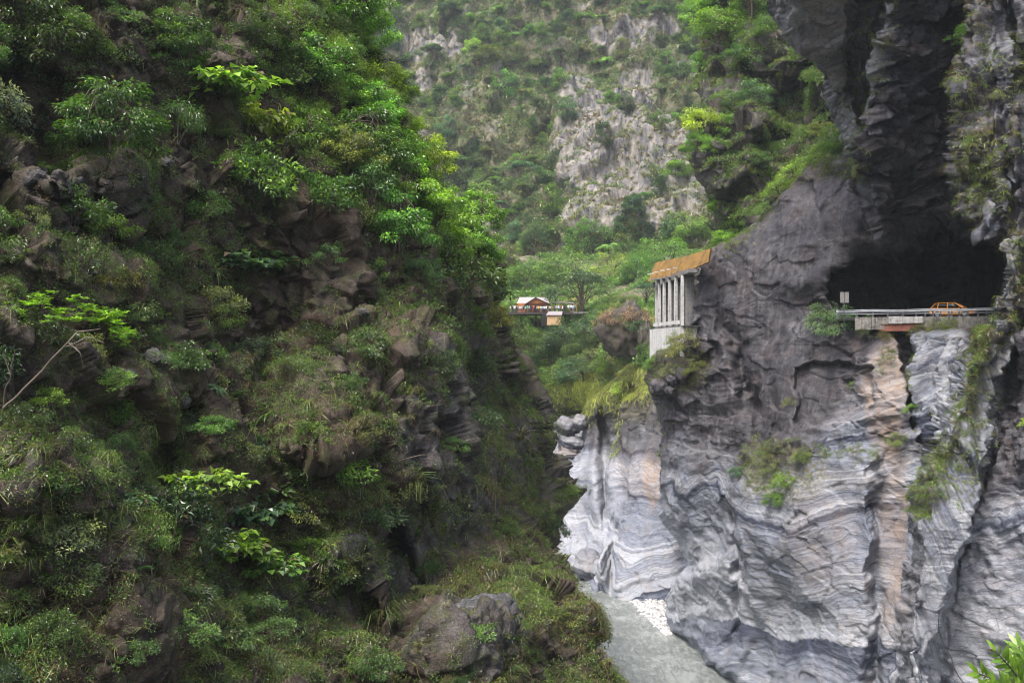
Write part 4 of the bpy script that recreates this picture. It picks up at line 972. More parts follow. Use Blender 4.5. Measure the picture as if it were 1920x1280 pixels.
# ferns
def fern_mesh(seed, n=9, L=1.0):
    r_ = np.random.RandomState(seed); parts = []
    for k in range(n):
        a = k / n * 6.283 + r_.rand() * .5; el = .5 + .3 * r_.rand(); t = np.linspace(.08, 1, 22)[:, None]; o = np.array([math.cos(a), math.sin(a), 0])
        rib = o * t * L * .95 + np.array([0, 0, 1]) * (t * el - t**2 * (el + .15)) * L
        s = np.array([-math.sin(a), math.cos(a), 0]); tn = nrmz(np.gradient(rib, axis=0)); w = np.sin(t[:, 0] * np.pi * .93 + .15)**.8 * L * .24
        for sg in (1, -1):
            parts.append(leaf_quads(rib, s * sg + tn * .35 - np.array([0, 0, .15]), np.tile([0, 0, 1.], (22, 1)), w, np.full(22, L * .05), .1, .2))
    V, Q = joinVF(parts); m_ = len(Q)
    return mesh_np("frond", V, Q, LEAF, False, {'v': ('FACE', 'FLOAT', r_.rand(m_) * .4 + .4), 'h': ('FACE', 'FLOAT', np.zeros(m_))}, link=False)
FERN = [fern_mesh(k, 7 + k) for k in range(3)]
for i, (x, y, w, col, lb) in enumerate([(655, 628, 70, BL, "blue-green fern with long fronds in the dark above the smooth buttress"), (700, 640, 60, DK, "dark fern hanging beside the blue-green one above the buttress"),
        (385, 735, 50, BL, "small fern in the shade right of the brown rocks"), (700, 700, 60, MD, "fern at the top left of the dark rock buttress"), (430, 745, 55, DK, "dark fern above the small fresh-topped shrub"),
        (640, 1190, 60, MD, "fern low in the bottom gully of the left cliff"), (150, 1160, 60, BL, "fern near the bottom left corner of the cliff"), (560, 1010, 60, GR, "fern right of the bright large-leaved plants"),
        (820, 1180, 50, MD, "small fern on the left flank of the lowest boulder"), (500, 780, 60, MD, "fern in the middle of the left cliff under the greyish glossy shrub")]):
    p, n = on(LC, x, y); s = w / F * p[1] / 1.8
    o = bpy.data.objects.new("fern", FERN[i % 3]); C.objects.link(o); o.location = Vector(p + n * .12); o.scale = (s,) * 3; o.rotation_euler = (.5, 0, rs.rand() * 6); o.color = (*col, 1)
    tag(o, lb, "fern", "ferns on the left cliff")
# spiky long-leaved plants (screw-pine like) near the edge
def spiky(seed, n=34, L=1.0, dead=.3):
    r_ = np.random.RandomState(seed); V, Q, v, m_ = blades(r_, n, L, .03, .06, 1.1, .8); v = v * .7
    return mesh_np("blade", V, Q, LEAF, False, {'v': ('FACE', 'FLOAT', v), 'h': ('FACE', 'FLOAT', np.repeat((r_.rand(n) < dead) * .95, 3))}, link=False)
SPK = [spiky(k, 34, 1.0, .15 + .25 * k) for k in range(4)]
for i, (x, y, w, lb) in enumerate([(800, 690, 80, "spiky long-leaved plant at the top of the dark rock buttress"), (928, 790, 70, "spiky plant with reddish dead blades on the right edge of the buttress"),
        (955, 830, 60, "spiky dark green plant on the edge just below the reddish one"), (870, 940, 80, "drooping straw-tipped spiky plant at the foot of the buttress"), (150, 1010, 90, "dead straw-coloured spiky plant hanging on the lower left cliff"),
        (780, 910, 90, "drooping spiky plant with dead blades left of the buttress"), (345, 200, 60, "small reddish dead spiky plant beside the yellow-green large-leaved plant"), (640, 945, 80, "straw-tipped spiky plant below the feathery shrub"),
        (1120, 1170, 60, "straw-coloured spiky tuft hanging over the river at the cliff's corner"), (1145, 1260, 50, "lowest straw-coloured tuft at the river edge of the cliff"), (230, 1160, 90, "green spiky grass plant near the bottom left"),
        (740, 1130, 90, "drooping green spiky plant left of the lowest boulder"), (560, 1180, 90, "green spiky plant in the bottom middle of the left cliff"), (690, 1170, 70, "spiky plant with pale dead blades in the bottom gully")]):
    p, n = on(LC, x, y); s = w / F * p[1] / 1.25
    o = bpy.data.objects.new("spiky_plant", SPK[(i * 7 + (2 if 'dead' in lb or 'straw' in lb else 0)) % 4]); C.objects.link(o); o.location = Vector(p - n * .02); o.scale = (s,) * 3; o.rotation_euler = (.35, 0, rs.rand() * 6); o.color = (*tint(OL, rs), 1)
    tag(o, lb, "plant", "spiky plants on the left cliff")
# ------------------------------------------------------------------ plants of the far mountainside, the valley and the right side
rs = np.random.RandomState(23)
def fm_dens(px, py, P):
    r = rockmask(px, py, fbm(P, 16, 4, 95)); return (1 - .93 * r) * np.clip(.6 + 1.8 * fbm(P, 22, 3, 120), .12, 2)
fu = [clump(np.random.RandomState(300 + k), 60, 1.5, .75, .42, .55) for k in range(6)]
Pp, Nn, px, py = pick(FM, 15000, fm_dens, rs, .3, (540, 1420, -60, 600))
scatter("forest_cover", fu, Pp - Nn * .3, Nn, .5 + 1.1 * rs.rand(len(Pp))**1.5, np.full(len(Pp), .05), .10 * rs.randn(len(Pp)), rs, LEAF, (.10, .18, .065), follow=.4)
gu = [blades(np.random.RandomState(310 + k), 14, 2.0, .16, .5, .8) for k in range(4)]
Pp, Nn, px, py = pick(FM, 12000, lambda a, b, P: (.25 + np.clip(1.2 - fm_dens(a, b, P), 0, 1)) * (1 - .55 * rockmask(a, b, fbm(P, 16, 4, 95))), rs, .4, (540, 1420, -60, 600))
scatter("hillside_grass", gu, Pp - Nn * .2, Nn, .5 + .8 * rs.rand(len(Pp)), np.clip(.5 + fbm(Pp, 20, 2, 122), .1, .9), np.zeros(len(Pp)) + .05, rs, LEAF, (.15, .19, .075), follow=.5)
FT = [plant(320 + k, 7, 4.0, .2, 34, 1.25, 70, .55, .55, .65, 'spray', 2, .15, .15) for k in range(3)] + [plant(330 + k, 7, 4.2, .3, 30, 1.15, 70, .55, .5, .4, 'spray', 1, .18, .15, shape='umbrella') for k in range(2)] + \
     [plant(335 + k, 8, 3.0, .15, 34, 1.1, 70, .5, .5, .8, 'round', 1, .15, shape='tall') for k in range(2)]
cand = pick(FM, 6000, lambda a, b, P: fm_dens(a, b, P)**1.6 * (1 + 1.2 * ss(250, 0, b)) * (1 + ss(400, 480, b)), rs, .3, (620, 1345, -25, 520))
got = []; auto = []
for P_, n_, x, y in zip(*cand):
    if x < LC_R(y) + 5: continue
    w = 22 + 38 * rs.rand()**1.4
    if all(math.hypot(x - a, y - b) > (w + c) * .34 for a, b, c in got):
        got.append((x, y, w)); auto.append((P_, x, y, w))
    if len(auto) >= 235: break
FROWS = [(-60, 40, "along the top"), (40, 90, "beside the upper bare rocks"), (90, 140, "below the upper bare rocks"), (140, 190, "just above the bare face"), (190, 240, "level with the small pine"),
         (240, 290, "level with the striped dome's top"), (290, 340, "halfway up the bare face"), (340, 390, "low on the bare face"), (390, 440, "below the bare face"), (440, 600, "just above the valley trees")]
for lo, hi, txt in FROWS:
    row = sorted([a for a in auto if lo <= a[2] < hi], key=lambda a: a[1])
    for j, (P_, x, y, w) in enumerate(row):
        k = rs.choice(5, p=[.18, .34, .28, .10, .10]); col = [DK, BL, GR, OL, (.20, .34, .08)][k]; adj = ["dark", "blue-green", "mid-green", "olive", "light green"][k]
        s = w / F * P_[1] / 8.2; col = tuple(c * 1.15 for c in col)
        put(FT[rs.randint(len(FT))], Vector(P_ - np.array([0, 0, 1.2 * s])), (s, s, s * (.75 + .4 * rs.rand())), rs.rand() * 6.28, tint(col, rs), "mountain_tree", f"{adj} tree, {ORD[j]} from left in far mountainside row {txt}", "tree", "trees on the far mountainside", parts=("crown", "trunk"))
# valley: stuff first
vu = [clump(np.random.RandomState(340 + k), 50, 1.1, .7, .40, .5) for k in range(6)]
Pp, Nn, px, py = pick(VS, 6500, lambda a, b, P: (1 - .8 * ss(690, 740, b)) * (.5 + np.clip(fbm(P, 10, 3, 130) * 2.5, -.5, 1)), rs, .2, (860, 1345, 480, 790))
scatter("valley_undergrowth", vu, Pp, Nn, .6 + 1.0 * rs.rand(len(Pp)), np.full(len(Pp), .04), .08 * rs.randn(len(Pp)), rs, LEAF, (.15, .27, .08))
gv = [blades(np.random.RandomState(350 + k), 14, 1.1, .06, .25, .9) for k in range(5)]
Pp, Nn, px, py = pick(VS, 6500, lambda a, b, P: .15 + ss(670, 720, b), rs, .2, (900, 1345, 560, 800))
scatter("valley_grass", gv, Pp, Nn, .6 + .8 * rs.rand(len(Pp)), np.clip(.35 + fbm(Pp, 8, 2, 132), .1, .8), np.zeros(len(Pp)) + .15, rs, LEAF, (.22, .28, .07))
VT = [plant(360 + k, 9, 5.2, .35, 40, 1.25, 90, .36, .5, .38, 'spray', 2, .16, .15, shape='umbrella') for k in range(3)] + [plant(365 + k, 6, 3.6, .15, 40, 1.0, 85, .30, .5, .6, 'spray', 3, .09, .15) for k in range(3)]
VAL = [ # px, py (crown centre), width px, kind, colour, label, height scale
 (1090, 535, 115, 0, BL, "broad blue-green tree with spreading crown just right of the pavilion", 1.0), (1035, 550, 80, 0, GR, "light green spreading tree whose crown hangs over the pavilion's right end", .9),
 (985, 505, 90, 1, GR, "green tree behind and above the pavilion", .8), (1060, 480, 110, 1, (.17, .30, .09), "pale green broad tree on the valley slope above the pavilion", .8),
 (1150, 495, 70, 1, (.24, .34, .10), "pale yellowish tree with bare trunk in the valley, left of the rock shed", 1.1), (1200, 495, 75, 1, BR, "bright green tree just left of the rock shed's roof", .9),
 (1215, 545, 60, 0, BL, "blue-green tree under the left end of the shed roof", 1.0), (1175, 560, 50, 1, MD, "small mid-green tree behind the big boulder", 1.0),
 (1010, 430, 70, 1, MD, "dark tree at the foot of the far mountain above the valley", .9), (1120, 440, 90, 1, GR, "round green tree at the foot of the bare rock face", .8),
 (1240, 450, 110, 1, BR, "wide bright bush crown rising behind the shed roof", .7), (1295, 440, 90, 1, YG, "yellow-green bush crown behind the right end of the shed roof", .7),
 (950, 470, 60, 1, OL, "olive tree at the left edge of the valley beneath a small rock outcrop", .9), (1180, 455, 70, 1, MD, "mid-green tree right of the palm", .8)]
for i, (x, y, w, k, col, lb, zs) in enumerate(VAL):
    mesh = VT[(i % 3) + (0 if k == 0 else 3)]; bw = 5.4 if k == 0 else 3.7
    yb = y + w * (.62 if k == 0 else .45); p, n = on(VS, x, min(yb, 800)) if yb > 486 else on(FM, x, yb)
    s = w / F * p[1] / (2.1 * bw); put(mesh, Vector(p) - Vector((0, 0, .5)), (s, s, s * zs * 1.1), rs.rand() * 6, tint(col, rs, .1), "valley_tree", lb, "tree", "trees in the valley", parts=("crown", "trunk"))
VB = [(1060, 640, 80, BL), (1110, 615, 70, BL), (1020, 660, 70, MD), (1085, 690, 90, BL), (1040, 700, 70, GR), (1120, 675, 60, (.16, .24, .12)), (990, 640, 60, GR), (1140, 690, 60, GR), (1070, 590, 50, MD), (975, 610, 50, GR),
      (1000, 690, 50, OL), (1150, 650, 50, MD), (985, 740, 40, OL), (1090, 655, 60, MD), (1035, 625, 45, DK), (1120, 640, 50, DK), (960, 585, 45, GR), (1190, 690, 50, OL), (1160, 715, 50, OL), (1215, 660, 50, GR), (1240, 580, 30, BR)]
wd = {id(DK): "dark", id(MD): "mid-green", id(GR): "fresh green", id(BL): "blue-green", id(OL): "olive", id(BR): "bright green"}
VB.sort(key=lambda a: a[0])
for i, (x, y, w, col) in enumerate(VB):
    p, n = on(VS, x, y + w * .3); w *= 1.25; s = w / F * p[1] / 7.6
    put(VT[3 + i % 3], Vector(p) - Vector((0, 0, .3)), (s, s, s * .85), rs.rand() * 6, tint(col, rs, .1), "valley_bush", f"{wd.get(id(col), 'pale')} bush, {ORD[i]} from left among the bushes below the pavilion and shed", "shrub", "bushes below the pavilion")
Pp, Nn, px, py = pick(VS, 2600, lambda a, b, P: 1 + 0 * a, rs, .6, (990, 1140, 715, 790))
scatter("river_bank_grass", gv, Pp, Nn, .5 + .6 * rs.rand(len(Pp)), np.full(len(Pp), .25), np.zeros(len(Pp)) + .25, rs, LEAF, (.30, .38, .09))
# palm
def palm_mesh():
    r_ = np.random.RandomState(5); parts = []
    for k in range(15):
        a = k / 15 * 6.283 + r_.rand() * .3; el = .2 + .9 * r_.rand(); t = np.linspace(.05, 1, 20)[:, None]; o = np.array([math.cos(a), math.sin(a), 0])
        rib = o * t * 2.6 + np.array([0, 0, 1]) * (t * el * 2.2 - t**2 * (el * 1.4 + 1.1)) + [0, 0, 6.5]; sd_ = np.array([-math.sin(a), math.cos(a), 0]); w = np.sin(t[:, 0] * 2.7 + .3) * .8
        for sg in (1, -1): parts.append(leaf_quads(rib, sd_ * sg + o * .5 - np.array([0, 0, .4]), np.tile([0, 0, 1.], (20, 1)), w, np.full(20, .12), .1, .2))
    V, Q = joinVF(parts); m_ = len(Q)
    fr = mesh_np("crown", V, Q, LEAF, False, {'v': ('FACE', 'FLOAT', r_.rand(m_) * .4 + .4), 'h': ('FACE', 'FLOAT', np.zeros(m_))}, link=False)
    V, Q = tube_np([(0, 0, -1), (.1, 0, 2), (0, 0, 6.5)], .16, .11, 7); return fr, mesh_np("trunk", V, Q, BARKP, True, link=False)
p, n = on(VS, 1140, 492); s = 1.5; put(palm_mesh(), Vector(p) - Vector((0, 0, 5)), s, 0, (.16, .30, .08), "palm_tree", "lone feathery palm standing in the valley at the foot of the far mountain", "palm", parts=("crown", "trunk"))
# ---- wooded shoulder under the overhang
su = [clump(np.random.RandomState(370 + k), 55, .75, .65, .20, .5) for k in range(5)]
def sh_dens(a, b, P): return np.clip(.45 + 2.0 * fbm(P, 8, 3, 140), .03, 2) * (1 - .85 * blob(a, b, 1310, 345, 40, 40)) * (1 - .5 * blob(a, b, 1400, 240, 50, 40))
Pp, Nn, px, py = pick(SH, 5200, sh_dens, rs, .1, (1250, 1620, -40, 480))
scatter("shoulder_undergrowth", su, Pp, Nn, .6 + 1.1 * rs.rand(len(Pp)), np.full(len(Pp), .06), .08 * rs.randn(len(Pp)), rs, LEAF, (.11, .20, .05))
sg = [blades(np.random.RandomState(380 + k), 14, 1.0, .05, .2, 1.1) for k in range(4)]
Pp, Nn, px, py = pick(SH, 2600, lambda a, b, P: np.clip(.3 + 2 * fbm(P, 6, 3, 141), 0, 1.5), rs, .3, (1250, 1620, -40, 480))
scatter("shoulder_grass", sg, Pp, Nn, .6 + .7 * rs.rand(len(Pp)), np.full(len(Pp), .4), .0 * px, rs, LEAF, (.14, .19, .06))
ST = [plant(390 + k, 4.2, 2.6, .28, 42, .7, 90, .23, .5, .5, 'spray', 2, .09, .2) for k in range(4)]
SHL = [(1320, 20, 100, BR, "bright tree hanging over the top edge of the wooded shoulder"), (1360, 60, 110, GR, "green tree at the upper left of the wooded shoulder"), (1310, 60, 60, (.20, .34, .09), "pale fresh tree at the extreme left top of the wooded shoulder"),
       (1420, 20, 100, GR, "olive-green tree at the top middle of the wooded shoulder"), (1330, 120, 60, BR, "small bright tree on the left edge below the top trees"), (1500, 115, 70, YG, "small yellow-green tree below the brown overhanging rock"),
       (1310, 215, 90, YG, "sunlit yellow-green tree on the jutting left nose of the shoulder"), (1290, 255, 70, BR, "vivid green tree at the tip of the jutting nose"), (1360, 215, 80, GR, "green tree right of the yellow-green one on the nose"),
       (1400, 180, 90, BL, "blue-green layered tree in the middle of the shoulder"), (1460, 175, 80, BL, "blue-green bush high on the shoulder under the brown rock"), (1330, 265, 60, BR, "vivid bush behind the tip of the jutting nose"),
       (1390, 305, 80, DK, "dark glossy bush in the hollow above the striped dome"), (1430, 320, 60, MD, "mid-green bush right of the dark glossy one"), (1375, 350, 70, BR, "vivid green bush left above the striped dome"),
       (1345, 375, 60, BR, "vivid green bush standing lowest on the shoulder's edge"), (1360, 415, 60, GR, "green bush where the shoulder meets the dome's left flank"), (1340, 445, 60, BR, "bright bush touching the shed roof"),
       (1450, 60, 80, MD, "mid-green bush near the top of the shoulder, by the brown rock"), (1400, 110, 70, MD, "dark-green bush in the upper middle of the shoulder"), (1530, 240, 50, OL, "olive bush deep under the overhang")]
for i, (x, y, w, col, lb) in enumerate(SHL):
    p, n = on(SH, x, y + w * .4); s = w / F * p[1] / (2.1 * 2.7)
    put(ST[i % 4], Vector(p - n * .3), (s, s, s * .95), rs.rand() * 6, tint(tuple(c * 1.4 for c in col), rs, .1), "shoulder_tree", lb, "tree", "trees on the wooded shoulder")
# crest of the dome and ledges of the right cliff
CR = [(1585, 255, 55, GR, "green bush at the right end of the dome's crest"), (1555, 280, 45, BR, "small bright bush on the crest beside the pale slab"), (1515, 300, 60, BR, "bright bush on the middle of the dome's crest"), (1475, 325, 60, YG, "yellow-green bush on the dome's crest left of the middle"),
      (1440, 350, 60, BR, "bright bush on the left slope of the dome's crest"), (1405, 385, 50, GR, "green bush low on the left slope of the crest"), (1300, 645, 70, OL, "olive bush in front of the shed's concrete base"), (1270, 640, 50, OL, "smaller olive bush beside it, left"),
      (1265, 690, 45, OL, "grassy bush on the boulders under the shed"), (1310, 690, 40, OL, "small bush on the dark rock right below the shed"), (1160, 730, 50, YG, "yellow-green bush on top of the pale gorge wall"), (1190, 700, 50, OL, "olive bush on the slope below the shed"),
      (1225, 680, 40, GR, "green bush under the left corner of the shed's base"), (1540, 588, 85, BL, "grey-green bush hanging left of the guardrail, below the sign"), (1580, 606, 75, BL, "dark bush under the left end of the guardrail"), (1600, 720, 26, GR, "small tuft bush alone on the grey streaked wall"),
      (1480, 750, 36, OL, "thin brownish bush in the crack of the streaked wall"), (1430, 870, 60, OL, "olive bush on the ledge in the middle of the right cliff, left end"), (1465, 900, 60, GR, "green bush on the ledge in the middle of the right cliff"), (1500, 860, 50, OL, "olive bush on the ledge, right end"),
      (1385, 885, 34, BL, "small blue-green bush left of the ledge"), (1455, 935, 50, GR, "bright green bush hanging lowest from the ledge"), (1725, 770, 30, BR, "small fern-like bush in the niche right of the peach stain"), (1685, 820, 44, OL, "straw-green bush above the dark blocks, under the peach stain"),
      (1820, 65, 60, GR, "green drooping branch bush high on the right wall"), (1830, 265, 40, GR, "pale green bush on the right wall below the orange one"), (1875, 180, 60, OL, "olive bush hanging on the far right wall"), (1915, 790, 34, YG, "yellow-green sprig at the extreme right edge"), (1700, 640, 20, GR, "tiny bush in the gap under the red beam")]
for i, (x, y, w, col, lb) in enumerate(CR):
    M = WW if (x < 1200 and y > 650) else RC
    p, n = on(M, x, y + w * .2); s = w / F * p[1] / (2.1 * 1.2)
    put(SHR[i % len(SHR)], Vector(p - n * .05), (s, s, s * .9), rs.rand() * 6, tint(tuple(c * 1.25 for c in col), rs, .1), "ledge_bush", lb, "shrub", "bushes on the right cliff", tilt=.4, az=math.atan2(n[1], n[0]))
p, n = on(RC, 1800, 135); put(SHR[5], Vector(p), .75, 0, (.55, .22, .03), "orange_shrub", "small orange autumn-leaved shrub on the dark right wall", "shrub")
# hanging grass and straw on the steep right side
hg = [blades(np.random.RandomState(400 + k), 16, .9, .045, .25, 1.3, .3) for k in range(5)]
def rline(px, py, pts, w):
    d = np.full(np.shape(px), 1e9); 
    for (x0, y0), (x1, y1) in zip(pts[:-1], pts[1:]):
        e = np.array([x1 - x0, y1 - y0]); t = np.clip(((px - x0) * e[0] + (py - y0) * e[1]) / (e @ e), 0, 1); d = np.minimum(d, np.hypot(px - x0 - t * e[0], py - y0 - t * e[1]))
    return np.exp(-(d / w)**2)
def rc_grass(a, b, P):
    g = 1.6 * rline(a, b, [(1600, 320), (1520, 310), (1460, 350), (1400, 400), (1370, 450)], 20) + 1.2 * rline(a, b, [(1630, 0), (1600, 120), (1605, 260)], 16) + .6 * rline(a, b, [(1680, 0), (1640, 160)], 10)
    g += 1.5 * rline(a, b, [(1845, 610), (1825, 700), (1790, 800), (1755, 900), (1735, 960)], 13) + .8 * rline(a, b, [(1850, 640), (1830, 800), (1800, 900)], 26) + 1.2 * rline(a, b, [(1655, 625), (1730, 612), (1790, 606)], 9)
    g += .9 * blob(a, b, 1665, 680, 14, 40) + .8 * blob(a, b, 1715, 740, 12, 70) + .5 * blob(a, b, 1470, 880, 90, 60) * ss(-.1, .3, fbm(P, 3, 3, 153)) + .9 * rline(a, b, [(1400, 830), (1640, 850)], 12) + .6 * blob(a, b, 1900, 600, 20, 20)
    g += 1.4 * blob(a, b, 1260, 690, 80, 50) + .8 * blob(a, b, 1420, 870, 30, 60) + .5 * rline(a, b, [(1240, 760), (1232, 900)], 10)
    u = sdpoly(a, b, UPR) > 0
    g += u * np.clip(.25 + 2.2 * fbm(P * np.array([1, 1, .4]), 5, 3, 150), 0, 1.6) * ss(600, 480, b) + .5 * (sdpoly(a, b, BUTT) > 0) * np.clip(3 * fbm(P, 4, 2, 151), 0, 1) * ss(1000, 800, b)
    return g
Pp, Nn, px, py = pick(RC, 9000, rc_grass, rs, .8, (1200, 1960, -40, 1290))
scatter("hanging_grass", hg, Pp - Nn * .03, Nn, (.25 + .45 * rs.rand(len(Pp))) * np.where(py > 640, .8, 1.0), np.clip(.62 + 1.1 * fbm(Pp, 5, 2, 152), .15, .95), np.zeros(len(Pp)) + .05, rs, LEAF, (.14, .19, .04), follow=.55)
ru = [clump(np.random.RandomState(410 + k), 40, .45, .6, .13, .5) for k in range(5)]
Pp, Nn, px, py = pick(RC, 2600, lambda a, b, P: rc_grass(a, b, P)**1.3, rs, .8, (1200, 1960, -40, 1290))
scatter("ledge_plants", ru, Pp, Nn, .5 + .8 * rs.rand(len(Pp)), np.full(len(Pp), .2), .0 * px, rs, LEAF, (.13, .22, .05), follow=.5)
Pp, Nn, px, py = pick(WW, 2600, lambda a, b, P: (1.5 * rline(a, b, [(1100, 760), (1140, 748), (1200, 690), (1240, 680)], 16) + blob(a, b, 1200, 715, 70, 40) + .5 * rline(a, b, [(1165, 790), (1150, 850)], 7)), rs, .5, (1050, 1300, 660, 900))
scatter("wall_top_grass", hg, Pp, Nn, .8 + .9 * rs.rand(len(Pp)), np.full(len(Pp), .35), np.zeros(len(Pp)) + .12, rs, LEAF, (.22, .28, .07), follow=.4)
# ------------------------------------------------------------------ things people made
class MB:
    def __init__(s): s.V = []; s.Fc = []
    def box(s, c, d, R=None):
        x, y, z = d[0] / 2, d[1] / 2, d[2] / 2; R = R or Matrix.Identity(3); b = len(s.V)
        for k in range(8): s.V.append(Vector(c) + R @ Vector((x if k & 1 else -x, y if k & 2 else -y, z if k & 4 else -z)))
        s.Fc += [tuple(b + i for i in f) for f in ((0, 2, 3, 1), (4, 5, 7, 6), (0, 1, 5, 4), (2, 6, 7, 3), (0, 4, 6, 2), (1, 3, 7, 5))]; return s
    def prism(s, pts, off):
        b = len(s.V); n = len(pts); off = Vector(off)
        s.V += [Vector(p) for p in pts] + [Vector(p) + off for p in pts]
        s.Fc += [tuple(range(b, b + n)), tuple(range(b + 2 * n - 1, b + n - 1, -1))] + [(b + i, b + n + i, b + n + (i + 1) % n, b + (i + 1) % n) for i in range(n)]; return s
    def tube(s, path, r0, r1=None, sides=8):
        V, Q = tube_np(path, r0, r0 if r1 is None else r1, sides); b = len(s.V); s.V += [Vector(v) for v in V]; s.Fc += [tuple(int(i) + b for i in q) for q in Q]
        s.Fc += [tuple(b + i for i in range(sides))[::-1], tuple(b + len(V) - sides + i for i in range(sides))]; return s
    def build(s, name, mat, parent=None, smooth=False, bevel=0):
        bm = bmesh.new(); vs = [bm.verts.new(v) for v in s.V]
        for f in s.Fc:
            try: bm.faces.new([vs[i] for i in f])
            except ValueError: pass
        bmesh.ops.recalc_face_normals(bm, faces=bm.faces)
        if bevel: bmesh.ops.bevel(bm, geom=bm.edges[:], offset=bevel, segments=2, affect='EDGES', clamp_overlap=True)
        me = bpy.data.meshes.new(name); bm.to_mesh(me); bm.free(); me.materials.append(mat)
        for p in me.polygons: p.use_smooth = smooth
        o = bpy.data.objects.new(name, me); C.objects.link(o)
        if parent: o.parent = parent
        return o
def mat_concrete(name, lo, hi, streak=.6):
    m = N(name); p = m.geo(); st = m.noise(m.scalev(p, (1.5, 1.5, .12)), 1.5, 5, .7); n = m.noise(p, 3, 6, .65)
    c = m.ramp(m.math('ADD', m.math('MULTIPLY', st, streak), m.math('MULTIPLY', n, 1 - streak)), [(.36, tuple(x * .35 for x in lo)), (.46, lo), (.62, hi)])
    return m.fin(c, .85, m.bump(n, .5, .03))
CONC = mat_concrete("concrete", (.13, .13, .13), (.23, .225, .22)); WCONC = mat_concrete("pale_lit_concrete", (.40, .39, .38), (.64, .63, .61)); OLDC = mat_concrete("old_concrete", (.17, .16, .145), (.36, .34, .31), .4)  # the pale one also carries the lit look of shed columns and base
STEEL = mat_plain("galvanised_steel", (.36, .37, .40), .45, .3, .2, 2); POST = mat_plain("post_steel", (.17, .18, .21), .5, .4, .2)
RED = mat_concrete("red_oxide_paint", (.28, .11, .08), (.40, .17, .12), .7); ASPH = mat_plain("asphalt", (.05, .05, .05), .9)
BLACK = mat_plain("black_plastic", (.01, .01, .011), .5); GLASS = mat_plain("dark_glass", (.008, .009, .011), .08); TAXI = mat_plain("orange_paint", (.95, .36, .012), .3, 0, .03)
SIGNM = mat_plain("sign_back", (.30, .28, .26), .6, .1, .1); RIM = mat_plain("wheel_rim", (.4, .4, .42), .35, .6); TYRE = mat_plain("tyre_rubber", (.02, .02, .02), .8)
LAMP = mat_plain("lamp_glass", (.6, .6, .58), .15); CHR = mat_plain("bright_trim", (.6, .6, .62), .3, .5)
# ---- road through the half tunnel, with its parapet wall and the steel-beam bridge over the gully
ZR = 42.45
EDGEL = [(1590, 104.5), (1640, 103), (1700, 102), (1720, 101.6), (1780, 100), (1862, 98)]       # px, depth of the road's outer edge
def edge(px): a = np.interp(px, [e[0] for e in EDGEL], [e[1] for e in EDGEL]); return np.array([(px - 960) / F * a, a])
rd = MB(); A = [edge(x) for x in (1585, 1640, 1700, 1780, 1864)]
rd.prism([(a[0], a[1] + .25, ZR - .25) for a in A] + [(A[-1][0] + 4, A[-1][1] + 26, ZR - .25), (A[0][0] + 3, A[0][1] + 26, ZR - .25)], (0, 0, .25))
tag(rd.build("road", ASPH), kind='structure')
def parapet(x0, x1, name, label, zt, zb, mat, cat, n=14):
    pts = [edge(x) for x in np.linspace(x0, x1, n)]; q = MB(); r_ = np.random.RandomState(int(x0))
    for a, b in zip(pts[:-1], pts[1:]):
        m_ = (a + b) / 2; L = np.linalg.norm(b - a); R = Matrix.Rotation(math.atan2(b[1] - a[1], b[0] - a[0]), 3, 'Z')
        h = zt - zb + r_.uniform(-.05, .05); q.box((m_[0], m_[1] + r_.uniform(-.03, .03), (zt + zb) / 2), (L * .995, .55, h), R)
    return tag(q.build(name, mat, bevel=.03), label, cat)
parapet(1604, 1672, "concrete_parapet", "dark stained concrete road edge left of the red steel beam", ZR + .06, ZR - 1.25, OLDC, "parapet", 12)
parapet(1724, 1862, "concrete_parapet", "pale stained concrete road edge right of the red beam, overgrown with tufts", ZR + .06, ZR - 1.5, OLDC, "parapet", 18)
br = empty("road_bridge", (*edge(1686), ZR)); tag(br, "short road bridge with pale concrete deck edge over the dark gully", "bridge")
def local(o, par):
    o.parent = par; o.matrix_parent_inverse = par.matrix_basis.inverted(); return o
q = MB()
for x0, x1 in ((1664, 1690), (1690.4, 1712), (1712.4, 1730)):
    a, b = edge(x0), edge(x1); m_ = (a + b) / 2; q.box((m_[0], m_[1] - .28, ZR - .26), (np.linalg.norm(b - a), .6, .78 if x0 < 1690 else .7), Matrix.Rotation(math.atan2(b[1] - a[1], b[0] - a[0]), 3, 'Z'))
local(q.build("deck_edge", WCONC, bevel=.04), br)
def beam(x0, x1, dy, zc, h):
    a, b = edge(x0), edge(x1); m_ = (a + b) / 2; R = Matrix.Rotation(math.atan2(b[1] - a[1], b[0] - a[0]), 3, 'Z'); L = np.linalg.norm(b - a); q = MB()
    q.box((m_[0], m_[1] + dy, zc), (L, .04, h), R); q.box((m_[0], m_[1] + dy, zc + h / 2), (L, .3, .04), R); q.box((m_[0], m_[1] + dy, zc - h / 2), (L, .3, .04), R)
    for k in range(9): t = (k + .5) / 9; c_ = a * (1 - t) + b * t; q.box((c_[0], c_[1] + dy - .07, zc), (.03, .12, h - .05), R)
    return q.build("steel_beam", RED)
for dy in (-.25, 1.6, 3.4): local(beam(1649, 1724, dy, ZR - 1.02, .68), br)
